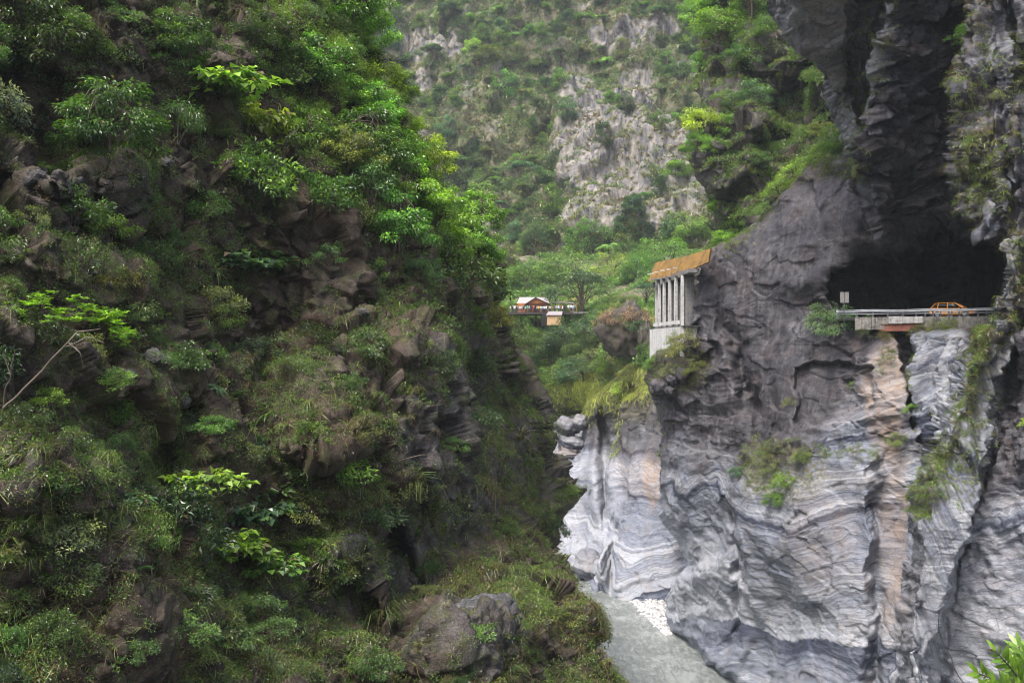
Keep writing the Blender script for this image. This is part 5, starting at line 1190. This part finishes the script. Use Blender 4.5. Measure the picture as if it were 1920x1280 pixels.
# ---- guardrail: W-beam on square posts
gr = empty("guardrail", (*edge(1725), ZR)); tag(gr, "long galvanised steel guardrail on posts along the cliff road", "guardrail")
gp = [(1570, 0), (1606, .25), (1636, .25), (1664, .25), (1692, .22), (1717, .22), (1734, .22), (1748, .22), (1763, .22), (1778, .2), (1784, .2), (1798, .2), (1814, .2), (1833, .2), (1849, .2), (1860, .2)]
for x, d in gp:
    e_ = edge(x); local(MB().box((e_[0], e_[1] - .1, ZR + .38), (.16, .14, .98)).build("post", POST, bevel=.01), gr)
def wbeam(zc):
    P_ = []; 
    for x in np.linspace(1566, 1866, 60):
        e_ = edge(x) + np.array([0, -.22]); P_.append([(e_[0], e_[1] + dy, zc + dz + .03 * math.sin(x / 17.)) for dy, dz in ((0, -.15), (-.07, -.11), (-.07, -.06), (0, 0), (-.07, .06), (-.07, .11), (0, .15))])
    V = np.array(P_).reshape(-1, 3); idx = np.arange(len(V)).reshape(60, 7); Q = np.stack([idx[:-1, :-1], idx[1:, :-1], idx[1:, 1:], idx[:-1, 1:]], 2).reshape(-1, 4)
    o = mesh_np("rail", V, Q, STEEL, True); sm = o.modifiers.new("t", 'SOLIDIFY'); sm.thickness = .012; return o
local(wbeam(ZR + .70), gr)
local(MB().tube([tuple(edge(x) + np.array([0, -.15])) + (ZR + .40,) for x in np.linspace(1566, 1866, 30)], .045).build("lower_rail", STEEL, smooth=True), gr)
# ---- sign seen from behind
e_ = V3(1583, 600, 103.5); sg_ = empty("road_sign", e_); tag(sg_, "pair of pale rectangular road sign backs on one post at the cave's left end", "road sign")
zc = at(0, 557.5, 103.5)[2]
for x0, x1 in ((1575.2, 1582.6), (1583.6, 1591.2)):
    xa, xb = at(x0, 0, 103.5)[0], at(x1, 0, 103.5)[0]; local(MB().box(((xa + xb) / 2, 103.45, zc), (xb - xa, .03, 1.12)).build("panel", SIGNM, bevel=.008), sg_)
local(MB().tube([(e_.x, 103.55, ZR - .6), (e_.x, 103.55, zc + .5)], .05).build("pole", POST, smooth=True), sg_)
# ---- taxi
def build_taxi():
    t = empty("taxi", (0, 0, 0)); tag(t, "orange-yellow taxi driving along the cave road behind the guardrail", "taxi")
    def loft(secs, name, mat, par, smooth=True, bev=0):
        n = len(secs[0]); V = [p for s_ in secs for p in s_]; b = MB(); b.V = [Vector(v) for v in V]
        for i in range(len(secs) - 1):
            for j in range(n): b.Fc.append((i * n + j, i * n + (j + 1) % n, (i + 1) * n + (j + 1) % n, (i + 1) * n + j))
        b.Fc += [tuple(range(n))[::-1], tuple((len(secs) - 1) * n + j for j in range(n))]
        return b.build(name, mat, par, smooth, bev)
    def sec(x, w, z0, z1, r=.12):
        return [(x, -w + r, z0), (x, -w, z0 + r), (x, -w * 1.0, (z0 + z1) * .52), (x, -w + .04, z1 - r * .6), (x, -w + r * 1.4, z1), (x, w - r * 1.4, z1), (x, w - .04, z1 - r * .6), (x, w, (z0 + z1) * .52), (x, w, z0 + r), (x, w - r, z0)]
    body = loft([sec(-2.15, .68, .42, .80), sec(-2.08, .80, .30, .95), sec(-1.7, .86, .24, 1.0), sec(-.6, .88, .22, .96), sec(.6, .88, .22, .94), sec(1.2, .87, .22, .90), sec(1.85, .82, .26, .76), sec(2.12, .70, .32, .66), sec(2.2, .55, .40, .58)], "body", TAXI, t)
    def csec(x, z, w, zb): return [(x, -w - .1, zb), (x, -w, z - .06), (x, -w + .12, z), (x, w - .12, z), (x, w, z - .06), (x, w + .1, zb)]
    loft([csec(-1.95, .98, .68, .93), csec(-1.55, 1.46, .60, .93), csec(-1.0, 1.52, .62, .93), csec(0, 1.53, .62, .93), csec(.35, 1.45, .60, .92), csec(1.15, .96, .66, .88)], "cabin_glass", GLASS, t)
    loft([[(x, -w, z - .03), (x, -w + .05, z + .02), (x, w - .05, z + .02), (x, w, z - .03)] for x, w, z in ((-1.62, .58, 1.45), (-1.4, .62, 1.50), (-.9, .64, 1.535), (0, .64, 1.545), (.34, .61, 1.47))], "roof", TAXI, t)
    for sgn in (1, -1):
        for nm, pts in (("pillar", [(.36, 1.46, .60), (1.18, .95, .745)]), ("pillar", [(-.35, 1.52, .63), (-.38, .95, .745)]), ("pillar", [(-1.25, 1.49, .61), (-1.35, .95, .745)]), ("pillar", [(-1.6, 1.45, .59), (-2.0, .97, .73)])):
            MB().tube([(x, sgn * y, z) for x, z, y in pts], .045, .05, 6).build(nm, TAXI, t)
        for x in (-1.32, 1.32):
            w = MB().tube([(x, sgn * .70, .32), (x, sgn * .90, .32)], .32, .31, 24).build("wheel", TYRE, t, True)
            MB().tube([(x, sgn * .895, .32), (x, sgn * .915, .32)], .20, .19, 16).build("rim", RIM, w, False)
        MB().box((2.04, sgn * .56, .62), (.16, .28, .14)).build("headlight", LAMP, t, bevel=.03)
        MB().box((-2.10, sgn * .62, .80), (.08, .20, .26)).build("tail_light", RED, t, bevel=.02)
        MB().box((.82, sgn * .98, .98), (.12, .18, .12)).build("mirror", TAXI, t, bevel=.03)
        for x in (-.15, -1.05): MB().box((x, sgn * .885, .80), (.18, .03, .03)).build("door_handle", CHR, t)
    MB().box((2.15, 0, .42), (.12, .9, .16)).build("grille", BLACK, t, bevel=.02)
    MB().tube([(.2, .3, 1.54), (-.1, .3, 1.9)], .012, .008, 5).build("aerial", CHR, t)
    MB().tube([(1.15, -.05, .97), (.62, .25, 1.30)], .012, .012, 5).build("wiper", CHR, t)
    return t
tx = build_taxi(); p = V3(1787, 594, 102.8); tx.location = (p.x, 102.8, ZR + .01); tx.rotation_euler = (0, 0, math.radians(-38))
# ---- rock shed gallery
shd = empty("rock_shed", (22, 130, 42)); tag(shd, "concrete rockfall gallery with tall white columns and rust-brown roof beside the dark cliff", "rock shed")
Z0, Z1 = 41.9, 48.7
def cx(px, D): return (px - 960) / F * D
fins = [(1229.6, 155), (1235.2, 150.5), (1244.2, 146), (1254.6, 141), (1266, 135.8), (1278, 130.5)]
for px_, D in fins:
    x = cx(px_, D); local(MB().box((x + .10, D, (Z0 + Z1) / 2), (.40, .55, Z1 - Z0)).build("column", WCONC, bevel=.03), shd)  # same concrete as the fins; white paint and lit face both in the colour
    w = 1.35 if px_ > 1277 else 1.15
    local(MB().box((x + .30 + w / 2, D + .1, (Z0 + Z1) / 2 + .3), (w, .35, Z1 - Z0 + .6)).build("fin_wall", CONC, bevel=.02), shd)
    local(MB().box((x - .25, D + .05, Z1 + .1), (.5, .3, .9)).build("bracket", CONC, bevel=.02), shd)
local(MB().box((29.0, 141, 45.5), (.6, 34, 8.2)).build("back_wall", CONC), shd)
local(MB().box((24.0, 142, 41.98), (4, 28, .16)).build("road_floor", ASPH), shd)
local(MB().box((22.0, 143, 42.55), (.12, 24, .5)).build("kerb_rail", WCONC), shd)
b_ = MB(); b_.prism([(21.75, 128.8, 36), (21.75, 128.8, Z0), (24.5, 128.8, Z0), (24.5, 128.8, 36)], (0, 28.5, 0)); local(b_.build("base_wall", WCONC), shd)  # brightness of the river-facing side is put into the pale colour
local(MB().box((23.0, 141, Z1 + .25), (1.4, 30, .5)).build("edge_beam", CONC, bevel=.02), shd)
def mat_rust():
    m = N("rusty_roof"); p = m.geo(); n = m.noise(p, .7, 6, .65); st = m.noise(m.scalev(p, (1.0, 1.0, .7)), 2.6, 6, .7)
    c = m.ramp(m.math('ADD', m.math('MULTIPLY', n, .5), m.math('MULTIPLY', st, .5)), [(.36, (.06, .033, .010)), (.48, (.16, .085, .014)), (.58, (.24, .13, .018)), (.68, (.27, .20, .05))])
    return m.fin(c, .8, m.bump(m.noise(p, 5, 4), .4, .04))
RUST = mat_rust()
low = [(1214.5, 528, 157), (1240, 523, 147), (1268, 517, 134.5)]; top = [(1229, 492, 160), (1252, 487, 150), (1279, 482, 137.5)]
b_ = MB(); n_ = 24; LW = []; TP = []
for k in range(n_ + 1):
    t = k / n_ * 2; i = min(int(t), 1); f = t - i; a = [low[i][j] * (1 - f) + low[i + 1][j] * f for j in range(3)]; c_ = [top[i][j] * (1 - f) + top[i + 1][j] * f for j in range(3)]
    off = Vector((0, -.22 * (k % 2), 0)); LW.append(V3(*a) + off); TP.append(V3(*c_) + off)
for k in range(n_):
    pts = [LW[k], LW[k + 1], TP[k + 1], TP[k]]; b_.prism(pts, (.25, .5, 0))
local(b_.build("roof", RUST), shd)
low2 = [V3(1268.4, 517, 134.3), V3(1328, 491, 121)]; top2 = [V3(1279.4, 482, 137.3), V3(1332, 466, 123)]
b_ = MB(); b_.prism([low2[0], low2[1], top2[1], top2[0]], (.3, .5, 0)); local(b_.build("roof", RUST), shd)
b_ = MB(); b_.prism([V3(1215.5, 527, 157.5), V3(1268, 518, 134.9), V3(1296, 520, 134.9), V3(1262, 526, 157.5)], (0, 0, .2)); local(b_.build("soffit", CONC), shd)
for x, y, D in ((1217, 514, 157.6), (1223, 512.5, 155), (1231, 510, 151.5), (1242, 507, 146.6), (1254, 505, 141), (1266, 502.5, 135.6)):
    local(MB().box(V3(x, y, D - .5), (.62, .2, .16)).build("snow_bracket", WCONC), shd)
# ---- pavilion, deck and hut across the valley
WOOD = mat_plain("orange_wood", (.42, .16, .06), .7, 0, .2, 2); ROOFG = mat_plain("pale_roof", (.30, .27, .265), .7, 0, .12, 1); TAN = mat_plain("tan_wall", (.55, .36, .19), .8, 0, .1, 1); DARKW = mat_plain("dark_wood", (.045, .035, .03), .8)
DP = 221.0; s_ = DP / F
def W(px, py, D=DP): return V3(px, py, D)
pav = empty("pavilion", W(1004, 586)); tag(pav, "small open pavilion with orange gable and pale roof, crowd on its deck", "pavilion")
b_ = MB(); b_.prism([W(988, 569), W(1004, 559.5), W(1030, 569)], (0, .25, 0)); local(b_.build("gable", WOOD), pav)
b_ = MB(); b_.prism([W(983, 570.5, DP - .4), W(1004, 557, DP - .4), W(1004, 558.6, DP - .4), W(984, 571.8, DP - .4)], (0, 6, 0)); b_.prism([W(1004, 557, DP - .4), W(1031, 569.5, DP - .4), W(1030.5, 571, DP - .4), W(1004, 558.6, DP - .4)], (0, 6, 0)); local(b_.build("front_roof", DARKW), pav)
b_ = MB(); b_.prism([W(969, 568.5, DP + .8), W(1031, 568.5, DP + .8), W(1025, 557, DP + 3.2), W(974, 557, DP + 3.2)], (0, .2, -.2)); local(b_.build("main_roof", ROOFG), pav)
b_ = MB(); b_.prism([W(970, 572.5, DP + .6), W(1030, 572.5, DP + .6), W(1030, 568.2, DP + .6), W(970, 568.2, DP + .6)], (0, .2, 0)); local(b_.build("lintel", WOOD), pav)
for x in (971, 985, 998, 1014, 1028): local(MB().box(W(x, 578.5, DP + .6), (.22, .22, 15.5 * s_)).build("post", WOOD), pav)
local(MB().box(W(1000, 579, DP + 5), (62 * s_, .2, 13 * s_)).build("back_wall", WOOD), pav)
cp = empty("canopy", W(1060, 586)); tag(cp, "low canopy with white roof strips on red posts right of the pavilion, under trees", "canopy")
local(MB().box(W(1048, 567, DP + 1), (24 * s_, 2.5, .25)).build("roof", ROOFG), cp); local(MB().box(W(1069, 568, DP + 1), (12 * s_, 2.5, .25)).build("roof", ROOFG), cp)
for x in (1039, 1056, 1070, 1080): local(MB().box(W(x, 577, DP + 1), (.25, .25, 18 * s_)).build("post", WOOD), cp)
dk_ = empty("viewing_deck", W(1010, 588)); tag(dk_, "dark viewing deck with thin railing carrying the pavilion crowd", "deck")
local(MB().box(W(1012, 588.2, DP + 1.5), (122 * s_, 8, .42)).build("platform", DARKW), dk_); local(MB().box(W(1085, 586.5, DP + 1.5), (30 * s_, 4, .4)).build("platform", CONC), dk_)
for k, x in enumerate(np.arange(955, 1074, 3.0)): local(MB().box(W(x, 583, DP - 2.35), (.05, .05, 1.05)).build("baluster", DARKW), dk_)
local(MB().box(W(1013, 578.9, DP - 2.35), (120 * s_, .07, .07)).build("handrail", DARKW), dk_)
for x in (965, 985, 1005, 1021, 1060): local(MB().box(W(x, 598, DP + .5), (.3, .3, 20 * s_)).build("support", DARKW), dk_)
hut = empty("hut", W(1040, 607)); tag(hut, "small tan-walled hut with grey roof tucked under the deck", "hut")
local(MB().box(W(1038.5, 600, DP - 3.2), (26 * s_, 3, 19 * s_)).build("wall", TAN), hut)
b_ = MB(); b_.prism([W(1023.5, 590.5, DP - 5), W(1053.5, 590.5, DP - 5), W(1055, 583.5, DP - 2.7), W(1029, 583.5, DP - 2.7)], (0, .1, -.12)); local(b_.build("roof", mat_plain("grey_roof", (.25, .22, .23), .8)), hut)
local(MB().box(W(1019.5, 600, DP - 2.8), (9 * s_, 2, 22 * s_)).build("gap_shade", BLACK), hut)  # black box standing in for the shade in the gap beside the hut
# ---- people on the deck
def mat_person():
    m = N("clothes"); oi = m.n("ShaderNodeObjectInfo"); z = m.n("ShaderNodeSeparateXYZ", {"Vector": m.obj()}).outputs[2]
    r = oi.outputs["Random"]; tr = m.ramp(r, [(0, (.02, .02, .03)), (.35, (.05, .06, .10)), (.6, (.25, .22, .18)), (.8, (.02, .02, .02)), (1, (.4, .4, .42))], 'CONSTANT')
    c = m.ramp(z, [(0, (0, 0, 0)), (.50, (1, 1, 1))], 'CONSTANT')
    col = m.mix(m.math('GREATER_THAN', z, .86), tr, oi.outputs["Color"]); col = m.mix(m.math('GREATER_THAN', z, 1.43), col, (.50, .33, .24)); col = m.mix(m.math('LESS_THAN', z, .09), col, (.03, .03, .03))
    return m.fin(col, .8)
CL = mat_person(); HAIR = mat_plain("hair", (.015, .012, .01), .6)
def person_meshes(seed):
    r_ = np.random.RandomState(seed); a = r_.uniform(-.1, .25); b = r_.uniform(.0, .12)
    J = {'pel': (0, 0, .93, .13), 'bel': (0, 0, 1.08, .12), 'che': (0, 0, 1.30, .145), 'nec': (0, 0, 1.47, .055), 'hea': (0, .0, 1.60, .095), 'top': (0, 0, 1.68, .075)}
    E = [('pel', 'bel'), ('bel', 'che'), ('che', 'nec'), ('nec', 'hea'), ('hea', 'top')]
    for sd_, g in ((-1, 'l'), (1, 'r')):
        k = r_.uniform(-.05, .1)
        J[g + 'hip'] = (sd_ * .09, 0, .88, .10); J[g + 'kne'] = (sd_ * .10, -k, .48, .062); J[g + 'ank'] = (sd_ * .11, k * .5, .09, .042); J[g + 'toe'] = (sd_ * .12, -.14 + k * .5, .04, .035)
        J[g + 'sho'] = (sd_ * .18, 0, 1.38, .065); J[g + 'elb'] = (sd_ * (.25 + b), -.02, 1.12, .045); J[g + 'wri'] = (sd_ * .24, -.12 - a if g == 'l' else -.05, .92 + max(a, 0), .032); J[g + 'han'] = (sd_ * .24, -.18 - a if g == 'l' else -.08, .86 + max(a, 0), .036)
        E += [('pel', g + 'hip'), (g + 'hip', g + 'kne'), (g + 'kne', g + 'ank'), (g + 'ank', g + 'toe'), ('che', g + 'sho'), (g + 'sho', g + 'elb'), (g + 'elb', g + 'wri'), (g + 'wri', g + 'han')]
    ks = list(J); me = bpy.data.meshes.new("p"); me.from_pydata([J[k][:3] for k in ks], [(ks.index(x), ks.index(y)) for x, y in E], [])
    o = bpy.data.objects.new("p", me); C.objects.link(o); md = o.modifiers.new("s", 'SKIN'); o.modifiers.new("u", 'SUBSURF').levels = 1
    for i, k in enumerate(ks): me.skin_vertices[0].data[i].radius = (J[k][3] * (1.25 if k in ('che', 'bel', 'pel') else 1), J[k][3] * .85)
    me.skin_vertices[0].data[0].use_root = True
    dg = bpy.context.evaluated_depsgraph_get(); out = bpy.data.meshes.new_from_object(o.evaluated_get(dg)); out.name = "body"; out.materials.clear(); out.materials.append(CL)
    bpy.data.objects.remove(o)
    for p_ in out.polygons: p_.use_smooth = True
    bm = bmesh.new(); bmesh.ops.create_icosphere(bm, subdivisions=2, radius=.115)
    for v in bm.verts: v.co.z = v.co.z * 1.05 + 1.655; v.co.y += .025; v.co.x *= .95
    bmesh.ops.delete(bm, geom=[v for v in bm.verts if v.co.z < 1.58 or (v.co.y < -.055 and v.co.z < 1.68)], context='VERTS')
    h = bpy.data.meshes.new("hair"); bm.to_mesh(h); bm.free(); h.materials.append(HAIR)
    return out, h
PM = [person_meshes(k) for k in range(3)]; rs = np.random.RandomState(9)
SH_ = [("white", (.75, .75, .76)), ("black", (.02, .02, .02)), ("navy", (.03, .04, .12)), ("green", (.08, .45, .22)), ("red", (.5, .05, .05)), ("grey", (.3, .3, .32)), ("pale blue", (.4, .5, .65)), ("yellow", (.7, .5, .08)), ("beige", (.5, .42, .33))]
order = [0, 1, 0, 2, 5, 8, 0, 1, 0, 3, 0, 1, 4, 1, 0, 7, 0, 6, 0, 0, 1, 8, 2, 5, 0, 4, 0, 1, 0, 0, 6, 5]
xs = np.r_[np.linspace(958, 1031, 22), np.linspace(1039, 1058, 6), [1066, 1070, 1074, 1078]] + rs.uniform(-.9, .9, 32)
for i, x in enumerate(xs):
    nm, c_ = SH_[order[i]]; D = DP - 1.9 + rs.uniform(0, 2.2); p = W(x, 600, D); e = empty("person", (p.x, D, W(0, 587.2)[2] + .12 if x < 1062 else W(0, 585.8)[2] + .15), rs.rand() * 6.28); e.scale = (1, 1, rs.uniform(.92, 1.05))
    tag(e, f"person in a {nm} top, {ORD[i]} from the left along the deck railing", "person", "people on the deck")
    for me, n_ in zip(PM[i % 3], ("body", "hair")):
        o = bpy.data.objects.new(n_, me); C.objects.link(o); o.parent = e; o.color = (*c_, 1)
# ---- boulders
def boulder(name, px, py, w, h, D, mat, label, seed, sq=None, sub=5, zone=(.8, .4, 0, 0), rot=0):
    V, T = rock_unit(seed, sub, .35, (1, 1, 1), .0); hf, e_ = facets(V * 1.3 + seed, .55, seed, 1.6); V = V * (1 + .16 * hf - .03 * np.exp(-e_ * 12))[:, None]; V = V * (1 + .05 * fbm(V, .15, 3, seed))[:, None]
    sx = w / F * D / 2; sz = h / F * D / 2; V = V * np.array([sx, (sx + sz) / 2 if not sq else sq, sz])
    c_, s1 = math.cos(rot), math.sin(rot); V = np.c_[V[:, 0] * c_ - V[:, 2] * s1, V[:, 1], V[:, 0] * s1 + V[:, 2] * c_]
    z4 = np.tile(zone, (len(V), 1)); o = mesh_np(name, V, T, mat, True, {'zone': ('POINT', 'FLOAT_COLOR', z4), 'strata': ('POINT', 'FLOAT', (V[:, 2] * 1.2 + V[:, 0] * .3)), 'v': ('POINT', 'FLOAT', np.full(len(V), .5))})
    o.location = V3(px, py, D); return tag(o, label, "boulder")
boulder("boulder", 1172, 625, 104, 100, 186, DROCK, "huge dark split boulder with brush on top, left of the shed's base", 3, zone=(.3, .6, 0, 0))
boulder("boulder", 1211, 640, 34, 70, 181, DROCK, "tall dark boulder slab leaning against the huge split one", 8, zone=(.4, .5, 0, 0))
boulder("boulder", 900, 1168, 150, 95, 41.5, DROCK, "large rounded grey boulder near the bottom of the left cliff", 5, zone=(1, .1, 0, 0), rot=.25)
for i, (x, y, w, h, D, lb) in enumerate([(1236, 727, 38, 34, 131, "round dark boulder under the shed, at the head of the right cliff"), (1262, 712, 26, 22, 130, "small dark boulder right of the round one under the shed"), (1280, 700, 26, 30, 129, "upright dark boulder among tufts under the shed"),
        (1256, 732, 18, 16, 129.5, "smallest dark boulder beneath the upright one")]): boulder("boulder", x, y, w, h, D, MARBLE, lb, 20 + i, zone=(1, 0, 0, 0), sub=4)
for i, (x, y, w, h, lb) in enumerate([(1062, 800, 40, 34, "pale grey boulder where the river bends out of sight, upper"), (1078, 830, 40, 22, "pale boulder slab below the upper pale one at the river bend"), (1060, 852, 36, 14, "tan flat boulder at the river bend, lowest of the pile"),
        (1088, 792, 24, 26, "pale boulder touching the gorge wall at the river bend")]): boulder("boulder", x, y, w * 1.15, h * 1.15, 199 - i * .8, MARBLE, lb, 30 + i, zone=(.35, .6 if 'tan' in lb else .15, .0, 0), sub=4)
for i, (x, y, w, h, lb) in enumerate([(1105, 1070, 56, 60, "pale rough boulder at the water behind the left cliff's corner"), (1128, 1080, 36, 44, "rounded pale boulder at the water's edge left of the striped wall")]):
    D = 168 - 4 * i; boulder("boulder", x, y - 8, w, h, D, MARBLE, lb, 40 + i, zone=(.25, .15, .2, 0), sub=4)
# loose rocks on the stony gully of the left cliff
rk = [rock_unit(60 + k, 3, .35, (1, .9, .7), .35) for k in range(5)]; GULL = [(205, 335, 46), (150, 320, 34), (178, 305, 22), (120, 300, 24), (235, 345, 26), (100, 345, 40), (60, 330, 44), (190, 365, 24), (215, 385, 22), (150, 350, 22), (290, 290, 30), (310, 305, 26), (330, 290, 26), (275, 260, 28),
        (200, 480, 46), (30, 480, 60), (240, 420, 20), (130, 420, 30), (180, 410, 22), (85, 410, 26), (60, 400, 22), (255, 395, 18), (285, 470, 24), (245, 305, 20), (265, 325, 20), (170, 450, 24), (215, 530, 20), (140, 270, 20), (75, 305, 20), (90, 280, 16),
        (280, 690, 50), (240, 710, 30), (320, 740, 26), (160, 860, 26), (135, 885, 22), (190, 1150, 30), (170, 1105, 20), (540, 770, 36), (580, 1060, 20), (380, 1050, 20), (400, 1075, 18), (340, 1110, 22), (490, 1010, 26), (430, 980, 18), (620, 700, 30), (590, 650, 26), (660, 660, 22), (640, 690, 20)]
GULL.sort()
for i, (x, y, w) in enumerate(GULL):
    p, n = on(LC, x, y); V, T = rk[i % 5]; s = w / F * p[1] / 2
    o = mesh_np("loose_rock", V * s, T, DROCK, False, {'zone': ('POINT', 'FLOAT_COLOR', np.tile([.75 if i % 3 else .3, .3, 0, 0], (len(V), 1)))}); o.location = Vector(p + n * s * .3); o.rotation_euler = (rs.rand(), rs.rand(), rs.rand() * 6)
    tag(o, f"{'large' if w > 38 else 'small' if w < 24 else 'medium'} brown-grey loose rock, {ORD[i]} from left among left cliff rocks", "rock", "loose rocks on the left cliff")
# ---- black cable hanging at the lower right, and the leafy branch reaching into the corner
pts = [at(1761, 1143, 60), at(1759.5, 1175, 57), at(1764, 1195, 55), at(1773, 1213, 53), at(1784, 1232, 50), at(1788, 1250, 48), at(1798, 1268, 46), at(1812, 1286, 44), at(1835, 1320, 40)]
P_ = np.array(pts); t = np.linspace(0, 1, 9); tt = np.linspace(0, 1, 60); V, Q = tube_np(np.stack([np.interp(tt, t, P_[:, k]) for k in range(3)], 1), .028, .02, 6)
tag(mesh_np("hanging_cable", V, Q, BLACK, True), "thin black cable dangling in front of the pale marble at the lower right", "cable")
LEAF2 = LEAF
def sprig(base, tips, name, label, seed):
    r_ = np.random.RandomState(seed); root = Vector(at(*base)); parts = []; tb = []; vv = []
    for tip in tips:
        q = np.array([at(*base), at(*tip)]); mid = q.mean(0) + [0, 0, .03]; path = np.array([q[0] * (1 - a)**2 + 2 * mid * a * (1 - a) + q[1] * a * a for a in np.linspace(0, 1, 16)]); tb.append(tube_np(path - np.array(root), .006, .002, 5))
        dr = nrmz(path[-1] - path[0])
        for k in range(5, 16):
            for sgn in (1, -1):
                sd_ = np.array([dr[2], .25 * r_.normal(), -dr[0]]) * sgn; d = nrmz(dr * .9 + sd_ * (.8 if k < 15 else .3) + r_.normal(size=3) * .15); L = .064 * (.7 + .5 * r_.rand())
                # six-sided lance leaf
                a0 = path[k] - np.array(root); s2 = nrmz(np.cross(d, [0, -1, .35] + r_.normal(size=3) * .35)); n2 = np.cross(s2, d)
                ring = [a0, a0 + d * L * .3 + s2 * L * .13 + n2 * .004, a0 + d * L * .65 + s2 * L * .11, a0 + d * L - n2 * L * .1, a0 + d * L * .65 - s2 * L * .11, a0 + d * L * .3 - s2 * L * .13 + n2 * .004]
                parts.append((np.array(ring)[[0, 1, 2, 5]], np.array([[0, 1, 2, 3]]))); parts.append((np.array(ring)[[5, 2, 3, 4]], np.array([[0, 1, 2, 3]]))); vv += [.5 + .4 * r_.rand()] * 2
    V, Q = joinVF(parts); e = empty(name, root); tag(e, label, "branch")
    o = mesh_np("foliage", V, Q, LEAF, True, {'v': ('FACE', 'FLOAT', np.array(vv)), 'h': ('FACE', 'FLOAT', (r_.rand(len(vv)) < .04) * .8)}); o.parent = e; o.color = (.10, .19, .035, 1)
    V, Q = joinVF(tb); o = mesh_np("twig", V, Q, BARK, True); o.parent = e
sprig((1950, 1330, 4.0), [(1868, 1222, 3.8), (1835, 1262, 3.9), (1910, 1212, 4.1), (1850, 1290, 3.7), (1895, 1245, 3.9), (1925, 1225, 4.0), (1880, 1280, 3.8), (1940, 1245, 3.9)], "leafy_branch", "bright green lance-leaved branch reaching up into the bottom right corner", 3)
# brush on and around the huge split boulder
for i, (x, y, w, col, lb, mesh) in enumerate([(1152, 585, 90, (.34, .20, .15), "pinkish-brown dead brush covering the top of the huge split boulder", 7), (1195, 580, 90, (.30, .20, .14), "brown dead brush on the right top of the huge split boulder", 8),
        (1165, 600, 56, BL, "green bush in front of the brown brush on the huge split boulder", 4), (1200, 605, 60, BL, "blue-green bush draped over the right side of the huge split boulder", 5), (1130, 572, 30, GR, "small green bush at the left top corner of the huge split boulder", 0)]):
    D = 184 - i * .8; s = w / F * D / (2.1 * 1.2); p = V3(x, y + w * .35, D)
    put(SHR[mesh], p, (s, s, s * .8), i * 1.3, col, "boulder_brush", lb, "shrub", "bushes on the huge boulder")
# tufts growing out of the road's edge wall
for i, (x, y, w, k, col, lb) in enumerate([(1655, 628, 34, 7, (.16, .15, .05), "brown-green tuft at the left end of the red beam"), (1738, 618, 44, 7, (.17, .18, .05), "straw tuft right of the red beam on the road's edge wall"), (1762, 612, 46, 8, (.20, .26, .05), "yellow-green tuft under the taxi's rear on the road's edge wall"),
        (1782, 606, 40, 7, (.18, .26, .05), "round yellow-green tuft directly under the taxi"), (1842, 618, 46, 8, (.20, .28, .05), "bright tuft near the right end of the guardrail"), (1852, 650, 40, 7, (.22, .18, .07), "reddish straw tuft below the right end of the guardrail"),
        (1712, 628, 24, 7, (.16, .13, .05), "small brown tuft at the right end of the red beam"), (1618, 622, 30, 8, (.08, .13, .05), "dark tuft on the stained wall left of the red beam")]):
    e_ = edge(x); D = e_[1] - .65; s = w / F * D / (2.1 * 1.2); p = V3(x, y + w * .2, D)
    put(SHR[k], p, (s, s, s * .9), i * 1.1, col, "wall_tuft", lb, "shrub", "tufts on the road's edge wall", tilt=.5, az=-1.57)

HAZE = 0.00018
# ------------------------------------------------------------------ haze
hz = N("haze_air"); hz.t.nodes.remove(hz.b)
pv = hz.n("ShaderNodeVolumePrincipled"); pv.inputs["Color"].default_value = (.84, .92, 1.0, 1); pv.inputs["Density"].default_value = HAZE
pv.inputs["Anisotropy"].default_value = .2
hz.t.links.new(pv.outputs[0], hz.out.inputs["Volume"])
bm = bmesh.new(); bmesh.ops.create_cube(bm, size=1)
me = bpy.data.meshes.new("haze"); bm.to_mesh(me); bm.free(); me.materials.append(hz.m)
ho = bpy.data.objects.new("haze", me); C.objects.link(ho); tag(ho, kind='stuff')
ho.scale = (520, 620, 300); ho.location = (20, 240, 146)
